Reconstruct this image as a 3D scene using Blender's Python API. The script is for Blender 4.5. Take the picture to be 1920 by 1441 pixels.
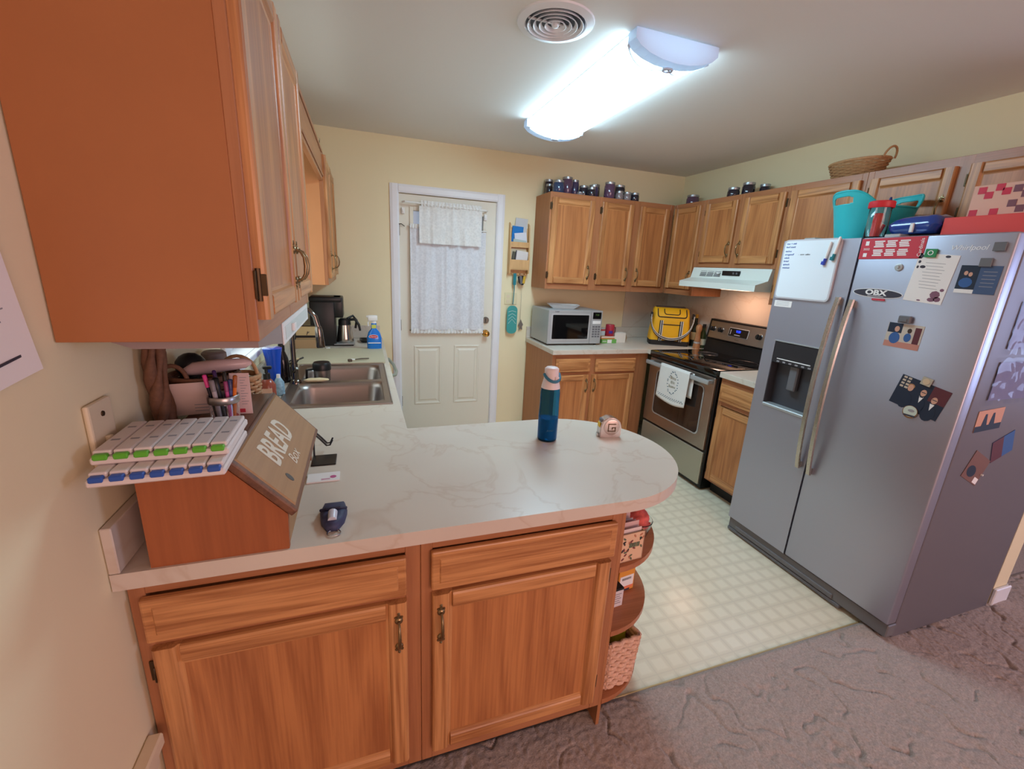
import bpy, bmesh, math, random
from mathutils import Vector, Matrix
random.seed(7)
for _o in list(bpy.data.objects): bpy.data.objects.remove(_o)
S = bpy.context.scene
COL = S.collection
PI = math.pi

# ---------------- camera, world, lights, exposure ----------------
cam = bpy.data.cameras.new('camera'); camo = bpy.data.objects.new('camera', cam); COL.objects.link(camo)
cam.sensor_fit = 'HORIZONTAL'; cam.sensor_width = 36.0; cam.lens = 809.55/1920*36.0
cam.clip_start = 0.02; cam.clip_end = 60
_r = Vector((0.94649555, -0.31880089, 0.05012158)); _u = Vector((0.03792962, 0.26412866, 0.96374135)); _f = Vector((0.32048015, 0.9102758, -0.2620886))
camo.matrix_world = Matrix(((_r.x, _u.x, -_f.x, 0.4928), (_r.y, _u.y, -_f.y, -0.9230), (_r.z, _u.z, -_f.z, 1.5368), (0, 0, 0, 1)))
S.camera = camo
w = bpy.data.worlds.new('world'); S.world = w; w.use_nodes = True
w.node_tree.nodes['Background'].inputs[0].default_value = (0.62, 0.74, 0.92, 1)
w.node_tree.nodes['Background'].inputs[1].default_value = 1.2
S.view_settings.view_transform = 'Standard'; S.view_settings.look = 'None'
S.view_settings.gamma = 1.0; S.view_settings.use_curve_mapping = False
S.view_settings.exposure = 0.10

def area(name, loc, rot, sx, sy, power, color):
    l = bpy.data.lights.new(name, 'AREA'); l.shape = 'RECTANGLE'; l.size = sx; l.size_y = sy; l.energy = power; l.color = color
    o = bpy.data.objects.new(name, l); COL.objects.link(o); o.location = loc; o.rotation_euler = rot
    return o
# added warm fill light behind the camera, for assumed living-room daylight; no window built
area('assumed_warm_fill_light', (2.1, -3.92, 1.45), (PI/2, 0, 0), 2.4, 1.5, 61, (1.0, 0.64, 0.60))
# added blue fill light from an assumed side window, for highlights on the fridge
area('assumed_blue_fill_light', (6.35, -1.9, 1.45), (PI/2, 0, PI/2), 1.5, 1.3, 46, (0.46, 0.60, 1.0))
# daylight entering the window above the sink
area('sink_window_light', (-0.075, 1.40, 1.52), (0, -PI/2, 0), 0.75, 0.9, 3, (0.90, 1.0, 0.96))

# ---------------- constants (metres) ----------------
YB, XR, H = 2.807, 3.444, 2.443
ZC = 0.914
ZB, ZT = 1.376, 2.130

# ---------------- helpers ----------------
def c(r, g, b):
    f = lambda v: (v/255/12.92) if v/255 <= 0.04045 else ((v/255+0.055)/1.055)**2.4
    return (f(r), f(g), f(b), 1)

class B:
    def __init__(s): s.bm = bmesh.new()
    def add(s, verts, faces):
        vs = [s.bm.verts.new(v) for v in verts]
        for f in faces:
            try: s.bm.faces.new([vs[i] for i in f])
            except ValueError: pass
        return vs
    def box(s, x0, y0, z0, x1, y1, z1, bev=0, seg=1, M=None):
        vs = [Vector((x, y, z)) for z in (z0, z1) for y in (y0, y1) for x in (x0, x1)]
        if bev:
            t = bmesh.new(); tv = [t.verts.new(v) for v in vs]
            for f in ((0,2,3,1),(4,5,7,6),(0,1,5,4),(2,6,7,3),(0,4,6,2),(1,3,7,5)): t.faces.new([tv[i] for i in f])
            bmesh.ops.bevel(t, geom=list(t.edges), offset=bev, segments=seg, affect='EDGES', profile=0.5)
            t.verts.index_update()
            vv = [v.co.copy() for v in t.verts]; ff = [[v.index for v in f.verts] for f in t.faces]; t.free()
        else:
            vv = vs; ff = ((0,2,3,1),(4,5,7,6),(0,1,5,4),(2,6,7,3),(0,4,6,2),(1,3,7,5))
        if M is not None: vv = [M @ v for v in vv]
        s.add(vv, ff); return s
    def loft(s, rings, cap0=True, cap1=True, closed=True, skip=None, M=None):
        n = len(rings[0]); vv = []; ff = []
        for r in rings: vv += [Vector(p) for p in r]
        for i in range(len(rings)-1):
            for j in range(n if closed else n-1):
                if skip and skip(i, j): continue
                k = (j+1) % n
                ff.append((i*n+j, i*n+k, (i+1)*n+k, (i+1)*n+j))
        if cap0: ff.append(tuple(range(n))[::-1])
        if cap1: ff.append(tuple((len(rings)-1)*n+j for j in range(n)))
        if M is not None: vv = [M @ v for v in vv]
        s.add(vv, ff); return s
    def lathe(s, prof, n=20, cx=0, cy=0, sx=1, sy=1, cap0=True, cap1=True, M=None):
        rings = [[(cx+r*sx*math.cos(2*PI*j/n), cy+r*sy*math.sin(2*PI*j/n), z) for j in range(n)] for r, z in prof]
        return s.loft(rings, cap0, cap1, M=M)
    def prism(s, poly, a0, a1, plane='xy', M=None):
        def P(u, v, t): return (u, v, t) if plane == 'xy' else ((u, t, v) if plane == 'xz' else (t, u, v))
        return s.loft([[P(u, v, a0) for u, v in poly], [P(u, v, a1) for u, v in poly]], M=M)
    def tube(s, pts, r, n=8, closed=False, M=None):
        pts = [Vector(p) for p in pts]; m = len(pts); rings = []; prev = None
        for i, p in enumerate(pts):
            if closed: t = pts[(i+1) % m]-pts[i-1]
            else: t = pts[min(i+1, m-1)]-pts[max(i-1, 0)]
            t.normalize()
            if prev is None:
                a = Vector((0, 0, 1)) if abs(t.z) < 0.9 else Vector((1, 0, 0))
                u = t.cross(a).normalized()
            else: u = (prev-t*prev.dot(t)).normalized()
            prev = u; v = t.cross(u); rr = r[i] if isinstance(r, (list, tuple)) else r
            rings.append([p+(u*math.cos(2*PI*j/n)+v*math.sin(2*PI*j/n))*rr for j in range(n)])
        if closed: rings.append(rings[0]); return s.loft(rings, False, False, M=M)
        return s.loft(rings, M=M)
    def ball(s, cx, cy, cz, rx, ry=None, rz=None, n=14, m=8):
        ry = ry or rx; rz = rz or rx
        prof = [(math.sin(PI*i/m), -math.cos(PI*i/m)) for i in range(m+1)]
        prof[0] = (0.02, -1); prof[-1] = (0.02, 1)
        rings = [[(cx+rx*r*math.cos(2*PI*j/n), cy+ry*r*math.sin(2*PI*j/n), cz+rz*z) for j in range(n)] for r, z in prof]
        return s.loft(rings)
    def obj(s, name, mat, parent=None, smooth=None, loc=None, rot=None, solid=None):
        bmesh.ops.recalc_face_normals(s.bm, faces=s.bm.faces)
        me = bpy.data.meshes.new(name); s.bm.to_mesh(me); s.bm.free()
        me.materials.append(mat)
        if smooth:
            for p in me.polygons: p.use_smooth = True
            me.set_sharp_from_angle(angle=math.radians(smooth))
        o = bpy.data.objects.new(name, me); COL.objects.link(o)
        if parent: o.parent = parent
        if loc: o.location = loc
        if rot: o.rotation_euler = rot
        if solid:
            md = o.modifiers.new('thick', 'SOLIDIFY'); md.thickness = solid; md.offset = 0
        return o
def grid(f, nu, nv):
    b = B(); vv = [f(i/nu, j/nv) for j in range(nv+1) for i in range(nu+1)]
    ff = [(j*(nu+1)+i, j*(nu+1)+i+1, (j+1)*(nu+1)+i+1, (j+1)*(nu+1)+i) for j in range(nv) for i in range(nu)]
    b.add(vv, ff); return b
def rrect(hx, hy, r, z, cx=0, cy=0, n=5):
    pts = []
    for qx, qy, a0 in ((1, 1, 0), (-1, 1, PI/2), (-1, -1, PI), (1, -1, 1.5*PI)):
        for k in range(n):
            a = a0+PI/2*k/(n-1)
            pts.append((cx+qx*(hx-r)+r*math.cos(a), cy+qy*(hy-r)+r*math.sin(a), z))
    return pts
def tag(o, label, cat, group=None):
    o['label'] = label; o['category'] = cat
    if group: o['group'] = group
    return o
def thing(name, label, cat, loc=(0, 0, 0), rz=0, group=None):
    o = bpy.data.objects.new(name, None); COL.objects.link(o); o.empty_display_size = 0.05
    o.location = loc; o.rotation_euler = (0, 0, rz); return tag(o, label, cat, group)
def struct(o): o['kind'] = 'structure'; return o
def link_copy(src, parent, loc=None, rot=None):
    o = src.copy(); COL.objects.link(o); o.parent = parent
    if loc is not None: o.location = loc
    if rot is not None: o.rotation_euler = rot
    return o
def text(body, size, mat, parent, loc, rot, name='lettering', ext=0.0004, shear=0, bold=0, sx=1, align='CENTER'):
    cu = bpy.data.curves.new(name, 'FONT'); cu.body = body; cu.size = size; cu.extrude = ext; cu.shear = shear; cu.offset = bold
    cu.align_x = align; cu.align_y = 'CENTER'; cu.resolution_u = 3
    t = bpy.data.objects.new('tmp', cu); COL.objects.link(t); bpy.context.view_layer.update()
    me = bpy.data.meshes.new_from_object(t.evaluated_get(bpy.context.evaluated_depsgraph_get()))
    bpy.data.objects.remove(t); bpy.data.curves.remove(cu)
    me.materials.clear(); me.materials.append(mat)
    o = bpy.data.objects.new(name, me); COL.objects.link(o); o.parent = parent; o.location = loc; o.rotation_euler = rot; o.scale = (sx, 1, 1)
    return o

# ---------------- materials ----------------
def newmat(name):
    m = bpy.data.materials.new(name); m.use_nodes = True
    return m, m.node_tree.nodes, m.node_tree.links, m.node_tree.nodes['Principled BSDF']
def mat(name, col, rough=0.5, metal=0.0, noise=0.0, nscale=30, bump=0.0, bscale=200, trans=0.0, alpha=1.0, coat=0.0, emit=None, estr=0, ior=1.45, spec=0.5, sheen=0):
    m, N, L, p = newmat(name)
    p.inputs['Base Color'].default_value = col; p.inputs['Roughness'].default_value = rough; p.inputs['Metallic'].default_value = metal
    p.inputs['Transmission Weight'].default_value = trans; p.inputs['Alpha'].default_value = alpha; p.inputs['Coat Weight'].default_value = coat
    p.inputs['IOR'].default_value = ior; p.inputs['Specular IOR Level'].default_value = spec; p.inputs['Sheen Weight'].default_value = sheen
    if emit: p.inputs['Emission Color'].default_value = emit; p.inputs['Emission Strength'].default_value = estr
    if noise or bump:
        tc = N.new('ShaderNodeTexCoord')
    if noise:
        n = N.new('ShaderNodeTexNoise'); n.inputs['Scale'].default_value = nscale; n.inputs['Detail'].default_value = 4
        L.new(tc.outputs['Object'], n.inputs['Vector'])
        mx = N.new('ShaderNodeMix'); mx.data_type = 'RGBA'
        mx.inputs[6].default_value = tuple(v*(1-noise) for v in col[:3])+(1,); mx.inputs[7].default_value = tuple(min(1, v*(1+noise)) for v in col[:3])+(1,)
        L.new(n.outputs['Fac'], mx.inputs[0]); L.new(mx.outputs[2], p.inputs['Base Color'])
    if bump:
        n2 = N.new('ShaderNodeTexNoise'); n2.inputs['Scale'].default_value = bscale; n2.inputs['Detail'].default_value = 3
        L.new(tc.outputs['Object'], n2.inputs['Vector'])
        b = N.new('ShaderNodeBump'); b.inputs['Strength'].default_value = bump; b.inputs['Distance'].default_value = 0.002
        L.new(n2.outputs['Fac'], b.inputs['Height']); L.new(b.outputs['Normal'], p.inputs['Normal'])
    return m
def wood(name, light, dark, axis='z', rough=0.36, freq=1.0, contrast=1.0):
    m, N, L, p = newmat(name)
    tc = N.new('ShaderNodeTexCoord'); oi = N.new('ShaderNodeObjectInfo')
    sc = N.new('ShaderNodeVectorMath'); sc.operation = 'SCALE'; sc.inputs[0].default_value = (7.3, 5.1, 9.7)
    L.new(oi.outputs['Random'], sc.inputs['Scale'])
    ad = N.new('ShaderNodeVectorMath'); L.new(tc.outputs['Object'], ad.inputs[0]); L.new(sc.outputs[0], ad.inputs[1])
    mp = N.new('ShaderNodeMapping')
    s = {'x': (0.09, 1, 1), 'y': (1, 0.09, 1), 'z': (1, 1, 0.09)}[axis]
    mp.inputs['Scale'].default_value = s; L.new(ad.outputs[0], mp.inputs['Vector'])
    n1 = N.new('ShaderNodeTexNoise'); n1.inputs['Scale'].default_value = 7*freq; n1.inputs['Detail'].default_value = 1.5; n1.inputs['Distortion'].default_value = 0.4
    L.new(mp.outputs[0], n1.inputs['Vector'])
    mul = N.new('ShaderNodeMath'); mul.operation = 'MULTIPLY'; mul.inputs[1].default_value = 16; L.new(n1.outputs['Fac'], mul.inputs[0])
    fr = N.new('ShaderNodeMath'); fr.operation = 'PINGPONG'; fr.inputs[1].default_value = 1.0; L.new(mul.outputs[0], fr.inputs[0])
    n2 = N.new('ShaderNodeTexNoise'); n2.inputs['Scale'].default_value = 170*freq; n2.inputs['Detail'].default_value = 3
    mp2 = N.new('ShaderNodeMapping'); mp2.inputs['Scale'].default_value = tuple(v if v == 1 else 0.03 for v in s); L.new(ad.outputs[0], mp2.inputs['Vector']); L.new(mp2.outputs[0], n2.inputs['Vector'])
    a1 = N.new('ShaderNodeMath'); a1.operation = 'MULTIPLY'; a1.inputs[1].default_value = 0.30; L.new(fr.outputs[0], a1.inputs[0])
    a2 = N.new('ShaderNodeMath'); a2.operation = 'MULTIPLY_ADD'; a2.inputs[1].default_value = 0.70; L.new(n2.outputs['Fac'], a2.inputs[0]); L.new(a1.outputs[0], a2.inputs[2])
    rp = N.new('ShaderNodeValToRGB'); rp.color_ramp.elements[0].position = 0.28; rp.color_ramp.elements[1].position = 0.66
    d = tuple(light[i]+(dark[i]-light[i])*contrast for i in range(3))+(1,)
    rp.color_ramp.elements[0].color = d; rp.color_ramp.elements[1].color = light
    L.new(a2.outputs[0], rp.inputs['Fac']); L.new(rp.outputs[0], p.inputs['Base Color'])
    p.inputs['Roughness'].default_value = rough
    b = N.new('ShaderNodeBump'); b.inputs['Strength'].default_value = 0.12; b.inputs['Distance'].default_value = 0.001
    L.new(n2.outputs['Fac'], b.inputs['Height']); L.new(b.outputs['Normal'], p.inputs['Normal'])
    return m
OAK_L, OAK_D = c(206, 146, 92), c(158, 100, 56)
oakV = wood('oak_vertical', OAK_L, OAK_D, 'z'); oakH = wood('oak_horizontal', OAK_L, OAK_D, 'x')
oakP = wood('oak_panel', c(194, 128, 76), c(160, 98, 56), 'z', freq=0.8)
oakF = wood('oak_frame', c(178, 118, 78), c(148, 92, 58), 'z', contrast=0.6); oakFH = wood('oak_frame_rail', c(178, 118, 78), c(148, 92, 58), 'x', contrast=0.6)
oakSide = wood('cabinet_side', c(176, 116, 74), c(156, 98, 60), 'z', rough=0.5, contrast=0.5)
brass = mat('antique_brass', c(138, 116, 84), 0.32, 0.9, noise=0.3, nscale=300)
darkbrass = mat('hinge_bronze', c(84, 66, 46), 0.45, 0.8)
wallP = mat('cream_wall_paint', c(234, 220, 182), 0.75, bump=0.06, bscale=260)
ceilP = mat('ceiling_paint', c(232, 229, 224), 0.85, bump=0.1, bscale=180)
whiteT = mat('white_trim_paint', c(232, 232, 236), 0.4)
doorP = mat('door_paint', c(226, 220, 204), 0.5)
steel = None
def brushed(name, col, rough, axis, metal=1.0):
    m, N, L, p = newmat(name)
    tc = N.new('ShaderNodeTexCoord'); mp = N.new('ShaderNodeMapping'); mp.inputs['Scale'].default_value = {'x': (1, 60, 60), 'y': (60, 1, 60), 'z': (60, 60, 1)}[axis]
    L.new(tc.outputs['Object'], mp.inputs['Vector'])
    n = N.new('ShaderNodeTexNoise'); n.inputs['Scale'].default_value = 12; n.inputs['Detail'].default_value = 3; L.new(mp.outputs[0], n.inputs['Vector'])
    mr = N.new('ShaderNodeMapRange'); mr.inputs[3].default_value = rough-0.06; mr.inputs[4].default_value = rough+0.08
    L.new(n.outputs['Fac'], mr.inputs[0]); L.new(mr.outputs[0], p.inputs['Roughness'])
    p.inputs['Base Color'].default_value = col; p.inputs['Metallic'].default_value = metal
    b = N.new('ShaderNodeBump'); b.inputs['Strength'].default_value = 0.03; b.inputs['Distance'].default_value = 0.0005
    L.new(n.outputs['Fac'], b.inputs['Height']); L.new(b.outputs['Normal'], p.inputs['Normal'])
    return m
fridgeS = brushed('fridge_stainless', c(178, 180, 196), 0.38, 'x', 0.85)  # bluish tint in the base colour stands in for cool reflections on the steel
rangeS = brushed('range_stainless', c(170, 160, 150), 0.32, 'x', 0.95)
sinkS = brushed('sink_stainless', c(160, 150, 144), 0.36, 'x', 1.0)
handleS = brushed('handle_stainless', c(190, 184, 176), 0.25, 'z', 1.0)
fridgeSide = mat('fridge_side_grey', c(112, 108, 114), 0.42, 0.2, bump=0.1, bscale=500)
chrome = mat('chrome', c(205, 205, 205), 0.12, 1.0)
blackG = mat('black_glass', c(10, 10, 11), 0.06, coat=0.5)
blackP = mat('black_plastic', c(24, 24, 25), 0.38)
greyP = mat('grey_plastic', c(104, 104, 108), 0.45)
silverP = mat('silver_plastic', c(176, 178, 178), 0.38, 0.35)
whiteP = mat('white_plastic', c(232, 231, 228), 0.35)
cream = mat('cream_plastic', c(222, 206, 176), 0.45)
paper = mat('paper', c(236, 230, 226), 0.8)
ink = mat('dark_ink', c(58, 54, 66), 0.7)
greyink = mat('grey_ink', c(150, 146, 150), 0.7)
blueink = mat('blue_ink', c(40, 84, 170), 0.6)
redP = mat('red_print', c(196, 52, 68), 0.5)
whiteink = mat('white_print', c(236, 234, 232), 0.6)
skin = mat('print_skin', c(206, 156, 132), 0.6)
navy = mat('print_navy', c(28, 38, 58), 0.6)
maroon = mat('print_maroon', c(92, 40, 48), 0.6)
blueprint = mat('print_blue', c(52, 92, 150), 0.6)
teal = mat('teal_plastic', c(44, 184, 190), 0.42)
glass = mat('clear_glass', (1, 1, 1, 1), 0.04, trans=1.0, ior=1.45)
clearpl = mat('clear_film', c(225, 232, 240), 0.12, trans=0.0, alpha=0.22)
def marble():
    m, N, L, p = newmat('marble_laminate')
    tc = N.new('ShaderNodeTexCoord')
    n = N.new('ShaderNodeTexNoise'); n.inputs['Scale'].default_value = 3.2; n.inputs['Detail'].default_value = 5; n.inputs['Distortion'].default_value = 0.7
    L.new(tc.outputs['Object'], n.inputs['Vector'])
    s = N.new('ShaderNodeMath'); s.operation = 'SUBTRACT'; s.inputs[1].default_value = 0.5; L.new(n.outputs['Fac'], s.inputs[0])
    a = N.new('ShaderNodeMath'); a.operation = 'ABSOLUTE'; L.new(s.outputs[0], a.inputs[0])
    n3 = N.new('ShaderNodeTexNoise'); n3.inputs['Scale'].default_value = 2.0; L.new(tc.outputs['Object'], n3.inputs['Vector'])
    rp = N.new('ShaderNodeValToRGB'); e = rp.color_ramp.elements
    e[0].position = 0.0; e[0].color = c(216, 200, 184); e[1].position = 0.018; e[1].color = c(228, 220, 210)
    L.new(a.outputs[0], rp.inputs['Fac'])
    rp2 = N.new('ShaderNodeValToRGB'); rp2.color_ramp.elements[0].color = c(224, 214, 204); rp2.color_ramp.elements[1].color = c(232, 226, 216)
    rp2.color_ramp.elements[0].position = 0.35; rp2.color_ramp.elements[1].position = 0.65; L.new(n3.outputs['Fac'], rp2.inputs['Fac'])
    mx = N.new('ShaderNodeMix'); mx.data_type = 'RGBA'; mx.blend_type = 'MULTIPLY'; mx.inputs[0].default_value = 0.75
    L.new(rp2.outputs[0], mx.inputs[6]); L.new(rp.outputs[0], mx.inputs[7]); L.new(mx.outputs[2], p.inputs['Base Color'])
    p.inputs['Roughness'].default_value = 0.32
    return m
marbleM = marble()
def vinyl():
    m, N, L, p = newmat('sheet_vinyl')
    tc = N.new('ShaderNodeTexCoord')
    sep = N.new('ShaderNodeSeparateXYZ'); L.new(tc.outputs['Object'], sep.inputs[0])
    d = []
    for ax in (0, 1):
        mu = N.new('ShaderNodeMath'); mu.operation = 'MULTIPLY'; mu.inputs[1].default_value = 1/0.0775; L.new(sep.outputs[ax], mu.inputs[0])
        fr = N.new('ShaderNodeMath'); fr.operation = 'FRACT'; L.new(mu.outputs[0], fr.inputs[0])
        sb = N.new('ShaderNodeMath'); sb.operation = 'SUBTRACT'; sb.inputs[1].default_value = 0.5; L.new(fr.outputs[0], sb.inputs[0])
        ab = N.new('ShaderNodeMath'); ab.operation = 'ABSOLUTE'; L.new(sb.outputs[0], ab.inputs[0]); d.append(ab)
    mxm = N.new('ShaderNodeMath'); mxm.operation = 'MAXIMUM'; L.new(d[0].outputs[0], mxm.inputs[0]); L.new(d[1].outputs[0], mxm.inputs[1])
    rp = N.new('ShaderNodeValToRGB'); e = rp.color_ramp.elements
    e[0].position = 0.27; e[0].color = c(236, 226, 200); e[1].position = 0.36; e[1].color = c(228, 217, 190)
    e2 = e.new(0.455); e2.color = c(227, 216, 189); e3 = e.new(0.475); e3.color = c(221, 210, 184)
    L.new(mxm.outputs[0], rp.inputs['Fac']); L.new(rp.outputs[0], p.inputs['Base Color'])
    p.inputs['Roughness'].default_value = 0.22
    n = N.new('ShaderNodeTexNoise'); n.inputs['Scale'].default_value = 55; L.new(tc.outputs['Object'], n.inputs['Vector'])
    ad = N.new('ShaderNodeMath'); ad.operation = 'MULTIPLY_ADD'; ad.inputs[1].default_value = 0.5
    st = N.new('ShaderNodeMath'); st.operation = 'LESS_THAN'; st.inputs[1].default_value = 0.47; L.new(mxm.outputs[0], st.inputs[0])
    L.new(n.outputs['Fac'], ad.inputs[0]); L.new(st.outputs[0], ad.inputs[2])
    b = N.new('ShaderNodeBump'); b.inputs['Strength'].default_value = 0.22; b.inputs['Distance'].default_value = 0.0012; L.new(ad.outputs[0], b.inputs['Height'])
    L.new(b.outputs['Normal'], p.inputs['Normal'])
    return m
vinylM = vinyl()
carpetM = mat('carpet_pile', c(168, 150, 140), 0.95, noise=0.50, nscale=170, bump=1.0, bscale=300, sheen=0.2)
wickerM = mat('wicker', c(178, 134, 92), 0.65, noise=0.35, nscale=120)
wickerD = mat('brown_wicker', c(112, 76, 54), 0.7, noise=0.4, nscale=120)
from mathutils import noise as mnoise
# ---------------- the room ----------------
XE, YF = 6.5, -4.0
b = B(); b.box(0, 0.115, -0.05, XR, YB, 0.0); floor = struct(b.obj('floor', vinylM))
def carp(u, v):
    x = 0.0+u*4.3; y = -0.5+v*0.615
    h = mnoise.fractal(Vector((x*7, y*7, 0.3)), 1.0, 2.0, 3)
    wx, wy = 0.05*mnoise.noise(Vector((x*14, y*14, 5))), 0.05*mnoise.noise(Vector((x*14, y*14, 9)))
    g = abs(mnoise.noise(Vector(((x+wx)*6.5, (y+wy)*6.5, 2.0))))
    mask = max(0, min(1, 1.6*mnoise.noise(Vector((x*11, y*11, 7)))+0.5))
    groove = max(0, 1-g/0.05)*0.014*mask
    fine = mnoise.noise(Vector((x*55, y*55, 1)))*0.0026+mnoise.noise(Vector((x*115, y*115, 4)))*0.0030
    edge = min(1, (0.115-y)/0.02) if y > 0.095 else 1
    return (x, y, 0.002+(0.012+0.004*h-groove+fine)*edge)
carpet = struct(grid(carp, 860, 123).obj('floor_carpet', carpetM, smooth=180))
b = B(); b.box(0, YF, -0.05, XE, -0.5, 0.011); b.box(4.3, -0.5, -0.05, XE, YB, 0.011); b.box(XR, 0.115, -0.05, 4.3, YB, 0.0105); b.box(0, -0.5, -0.05, 4.3, 0.115, -0.012)
struct(b.obj('floor_living_room', carpetM))
b = B(); b.box(1.2, 0.112, 0, 2.66, 0.119, 0.006, 0.0015); struct(b.obj('trim_floor_edge', mat('edge_strip', c(196, 172, 124), 0.4, 0.2)))
b = B(); b.box(-0.12, YF, H, XE, YB+0.12, H+0.1); struct(b.obj('ceiling', ceilP))
# left wall with the sink window opening
WY0, WY1, WZ0, WZ1 = 0.93, 1.87, 1.10, 1.94
b = B(); b.box(-0.12, YF, 0, 0, WY0, H); b.box(-0.12, WY1, 0, 0, YB, H); b.box(-0.12, WY0, 0, 0, WY1, WZ0); b.box(-0.12, WY0, WZ1, 0, WY1, H)
struct(b.obj('wall_left', wallP))
DX0, DX1, DZ1 = 0.787, 1.592, 2.052
b = B(); b.box(-0.12, YB, 0, DX0, YB+0.12, H); b.box(DX1, YB, 0, XE, YB+0.12, H); b.box(DX0, YB, DZ1, DX1, YB+0.12, H)
struct(b.obj('wall_back', wallP))
b = B(); b.box(XR, 0.012, 0, XR+0.115, YB, H); struct(b.obj('wall_right', wallP))
b = B(); b.box(-0.12, YF-0.12, 0, XE, YF, H); struct(b.obj('wall_front', wallP))
b = B(); b.box(XE, YF, 0, XE+0.1, YB, H); struct(b.obj('wall_far_right', wallP))
b = B(); b.box(XR-0.002, -0.004, 0.0, XR+0.13, 0.012, 0.10, 0.004); b.box(XR+0.115, 0.0, 0.0, XR+0.13, 1.4, 0.10, 0.004); struct(b.obj('baseboard_right', whiteT))
b = B(); b.box(0, YF, 0.0, 0.014, -0.0, 0.09, 0.003); struct(b.obj('baseboard_left', whiteT))
b = B(); b.box(0.0, -1.6, 0.455, 0.030, 0.010, 0.488, 0.004); b.box(0.0, -1.6, 0.40, 0.014, 0.010, 0.455, 0.003); struct(b.obj('trim_1', cream))
# sink window
win = bpy.data.objects.new('window_1', None); COL.objects.link(win); struct(win)
b = B()
for a in ((WY0, WZ0, WY0+0.045, WZ1), (WY1-0.045, WZ0, WY1, WZ1), (WY0+0.045, WZ0, WY1-0.045, WZ0+0.045), (WY0+0.045, WZ1-0.045, WY1-0.045, WZ1), (WY0+0.045, 1.50, WY1-0.045, 1.535)):
    b.box(-0.105, a[0], a[1], -0.085, a[2], a[3], 0.003)
b.obj('window_frame', whiteT, win)
b = B(); b.box(-0.098, WY0+0.03, WZ0+0.03, -0.094, WY1-0.03, WZ1-0.03); b.obj('pane', mat('frosted_pane', c(230, 240, 236), 0.3, trans=0.9), win)
b = B(); b.box(0, WY0-0.06, WZ0+0.006, 0.016, WY0, WZ1+0.06, 0.003); b.box(0, WY1, WZ0+0.006, 0.016, WY1+0.06, WZ1+0.06, 0.003); b.box(0, WY0, WZ1, 0.016, WY1, WZ1+0.06, 0.003)
b.obj('window_casing', whiteT, win)
b = B(); b.box(-0.084, WY0+0.001, WZ0+0.0005, 0.0, WY1-0.001, WZ0+0.006, 0.001); b.box(0.0005, WY0-0.07, WZ0-0.020, 0.03, WY1+0.07, WZ0+0.006, 0.003); b.obj('window_sill', whiteT, win)

# ---------------- back door ----------------
door = bpy.data.objects.new('door_1', None); COL.objects.link(door); struct(door); door.location = (DX0, YB, 0)
dw = DX1-DX0; FY = 0.012
b = B(); gx0, gx1, gz0, gz1 = 0.115, 0.69, 0.99, 1.93
b.box(0.004, FY, 0.012, gx0, FY+0.04, DZ1-0.004); b.box(gx1, FY, 0.012, dw-0.004, FY+0.04, DZ1-0.004)
b.box(gx0, FY, 0.012, gx1, FY+0.04, gz0); b.box(gx0, FY, gz1, gx1, FY+0.04, DZ1-0.004)
b.obj('door_slab', doorP, door)
for px0, px1 in ((0.11, 0.347), (0.459, 0.689)):
    b = B(); z0, z1 = 0.31, 0.845
    def fr(i, y): return [(px0+i, y, z0+i), (px1-i, y, z0+i), (px1-i, y, z1-i), (px0+i, y, z1-i)]
    b.loft([fr(0, FY), fr(0.006, FY-0.006), fr(0.014, FY-0.006), fr(0.022, FY-0.0005), fr(0.034, FY-0.0005), fr(0.048, FY-0.007)], cap0=False)
    b.obj('raised_panel', doorP, door)
b = B()
for x0, z0, x1, z1 in ((gx0-0.03, gz0-0.03, gx0, gz1+0.03), (gx1, gz0-0.03, gx1+0.03, gz1+0.03), (gx0, gz0-0.03, gx1, gz0), (gx0, gz1, gx1, gz1+0.03)): b.box(x0, FY-0.01, z0, x1, FY, z1, 0.003)
b.obj('glazing_bead', doorP, door)
b = B(); b.box(gx0, FY+0.018, gz0, gx1, FY+0.022, gz1); b.obj('pane', mat('door_pane', c(214, 220, 226), 0.25, trans=0.6), door)
for nm, poly in (('casing_side', ((-0.065, 0), (0.0, 0), (0.0, -0.010), (-0.012, -0.016), (-0.045, -0.016), (-0.065, -0.010))),):
    b = B(); b.prism(poly, 0, DZ1+0.062, 'xy'); b.obj(nm, whiteT, door)
    b = B(); b.prism([(dw-x, y) for x, y in poly], 0, DZ1+0.062, 'xy'); b.obj(nm, whiteT, door)
b = B(); b.prism([(0, DZ1), (-0.010, DZ1), (-0.016, DZ1+0.012), (-0.016, DZ1+0.045), (-0.010, DZ1+0.062), (0, DZ1+0.062)], 0, dw, 'yz'); b.obj('casing_head', whiteT, door)
b = B(); b.box(0.004, -0.02, 0.0, dw-0.004, 0.10, 0.012, 0.002); b.obj('threshold', mat('threshold_metal', c(170, 164, 150), 0.4, 0.6), door)
b = B(); b.box(-0.0, 0.0, 0, 0.004, 0.1, DZ1); b.box(dw-0.004, 0, 0, dw, 0.1, DZ1); b.obj('jamb', whiteT, door)
goldM = mat('polished_brass', c(206, 160, 84), 0.18, 1.0)
MF = Matrix.Rotation(PI/2, 4, 'X')
b = B(); b.lathe([(0.030, 0.0), (0.030, 0.004), (0.012, 0.010), (0.010, 0.028), (0.022, 0.036), (0.028, 0.048), (0.024, 0.060), (0.010, 0.066)], 18, M=Matrix.Translation((0.742, FY, 0.952)) @ MF); b.obj('door_knob', goldM, door, smooth=40)
b = B(); b.lathe([(0.029, 0), (0.029, 0.008), (0.024, 0.014)], 18, M=Matrix.Translation((0.742, FY, 1.068)) @ MF); d = b.obj('deadbolt', mat('deadbolt_bronze', c(120, 116, 108), 0.4, 0.8), door, smooth=40)
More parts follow.
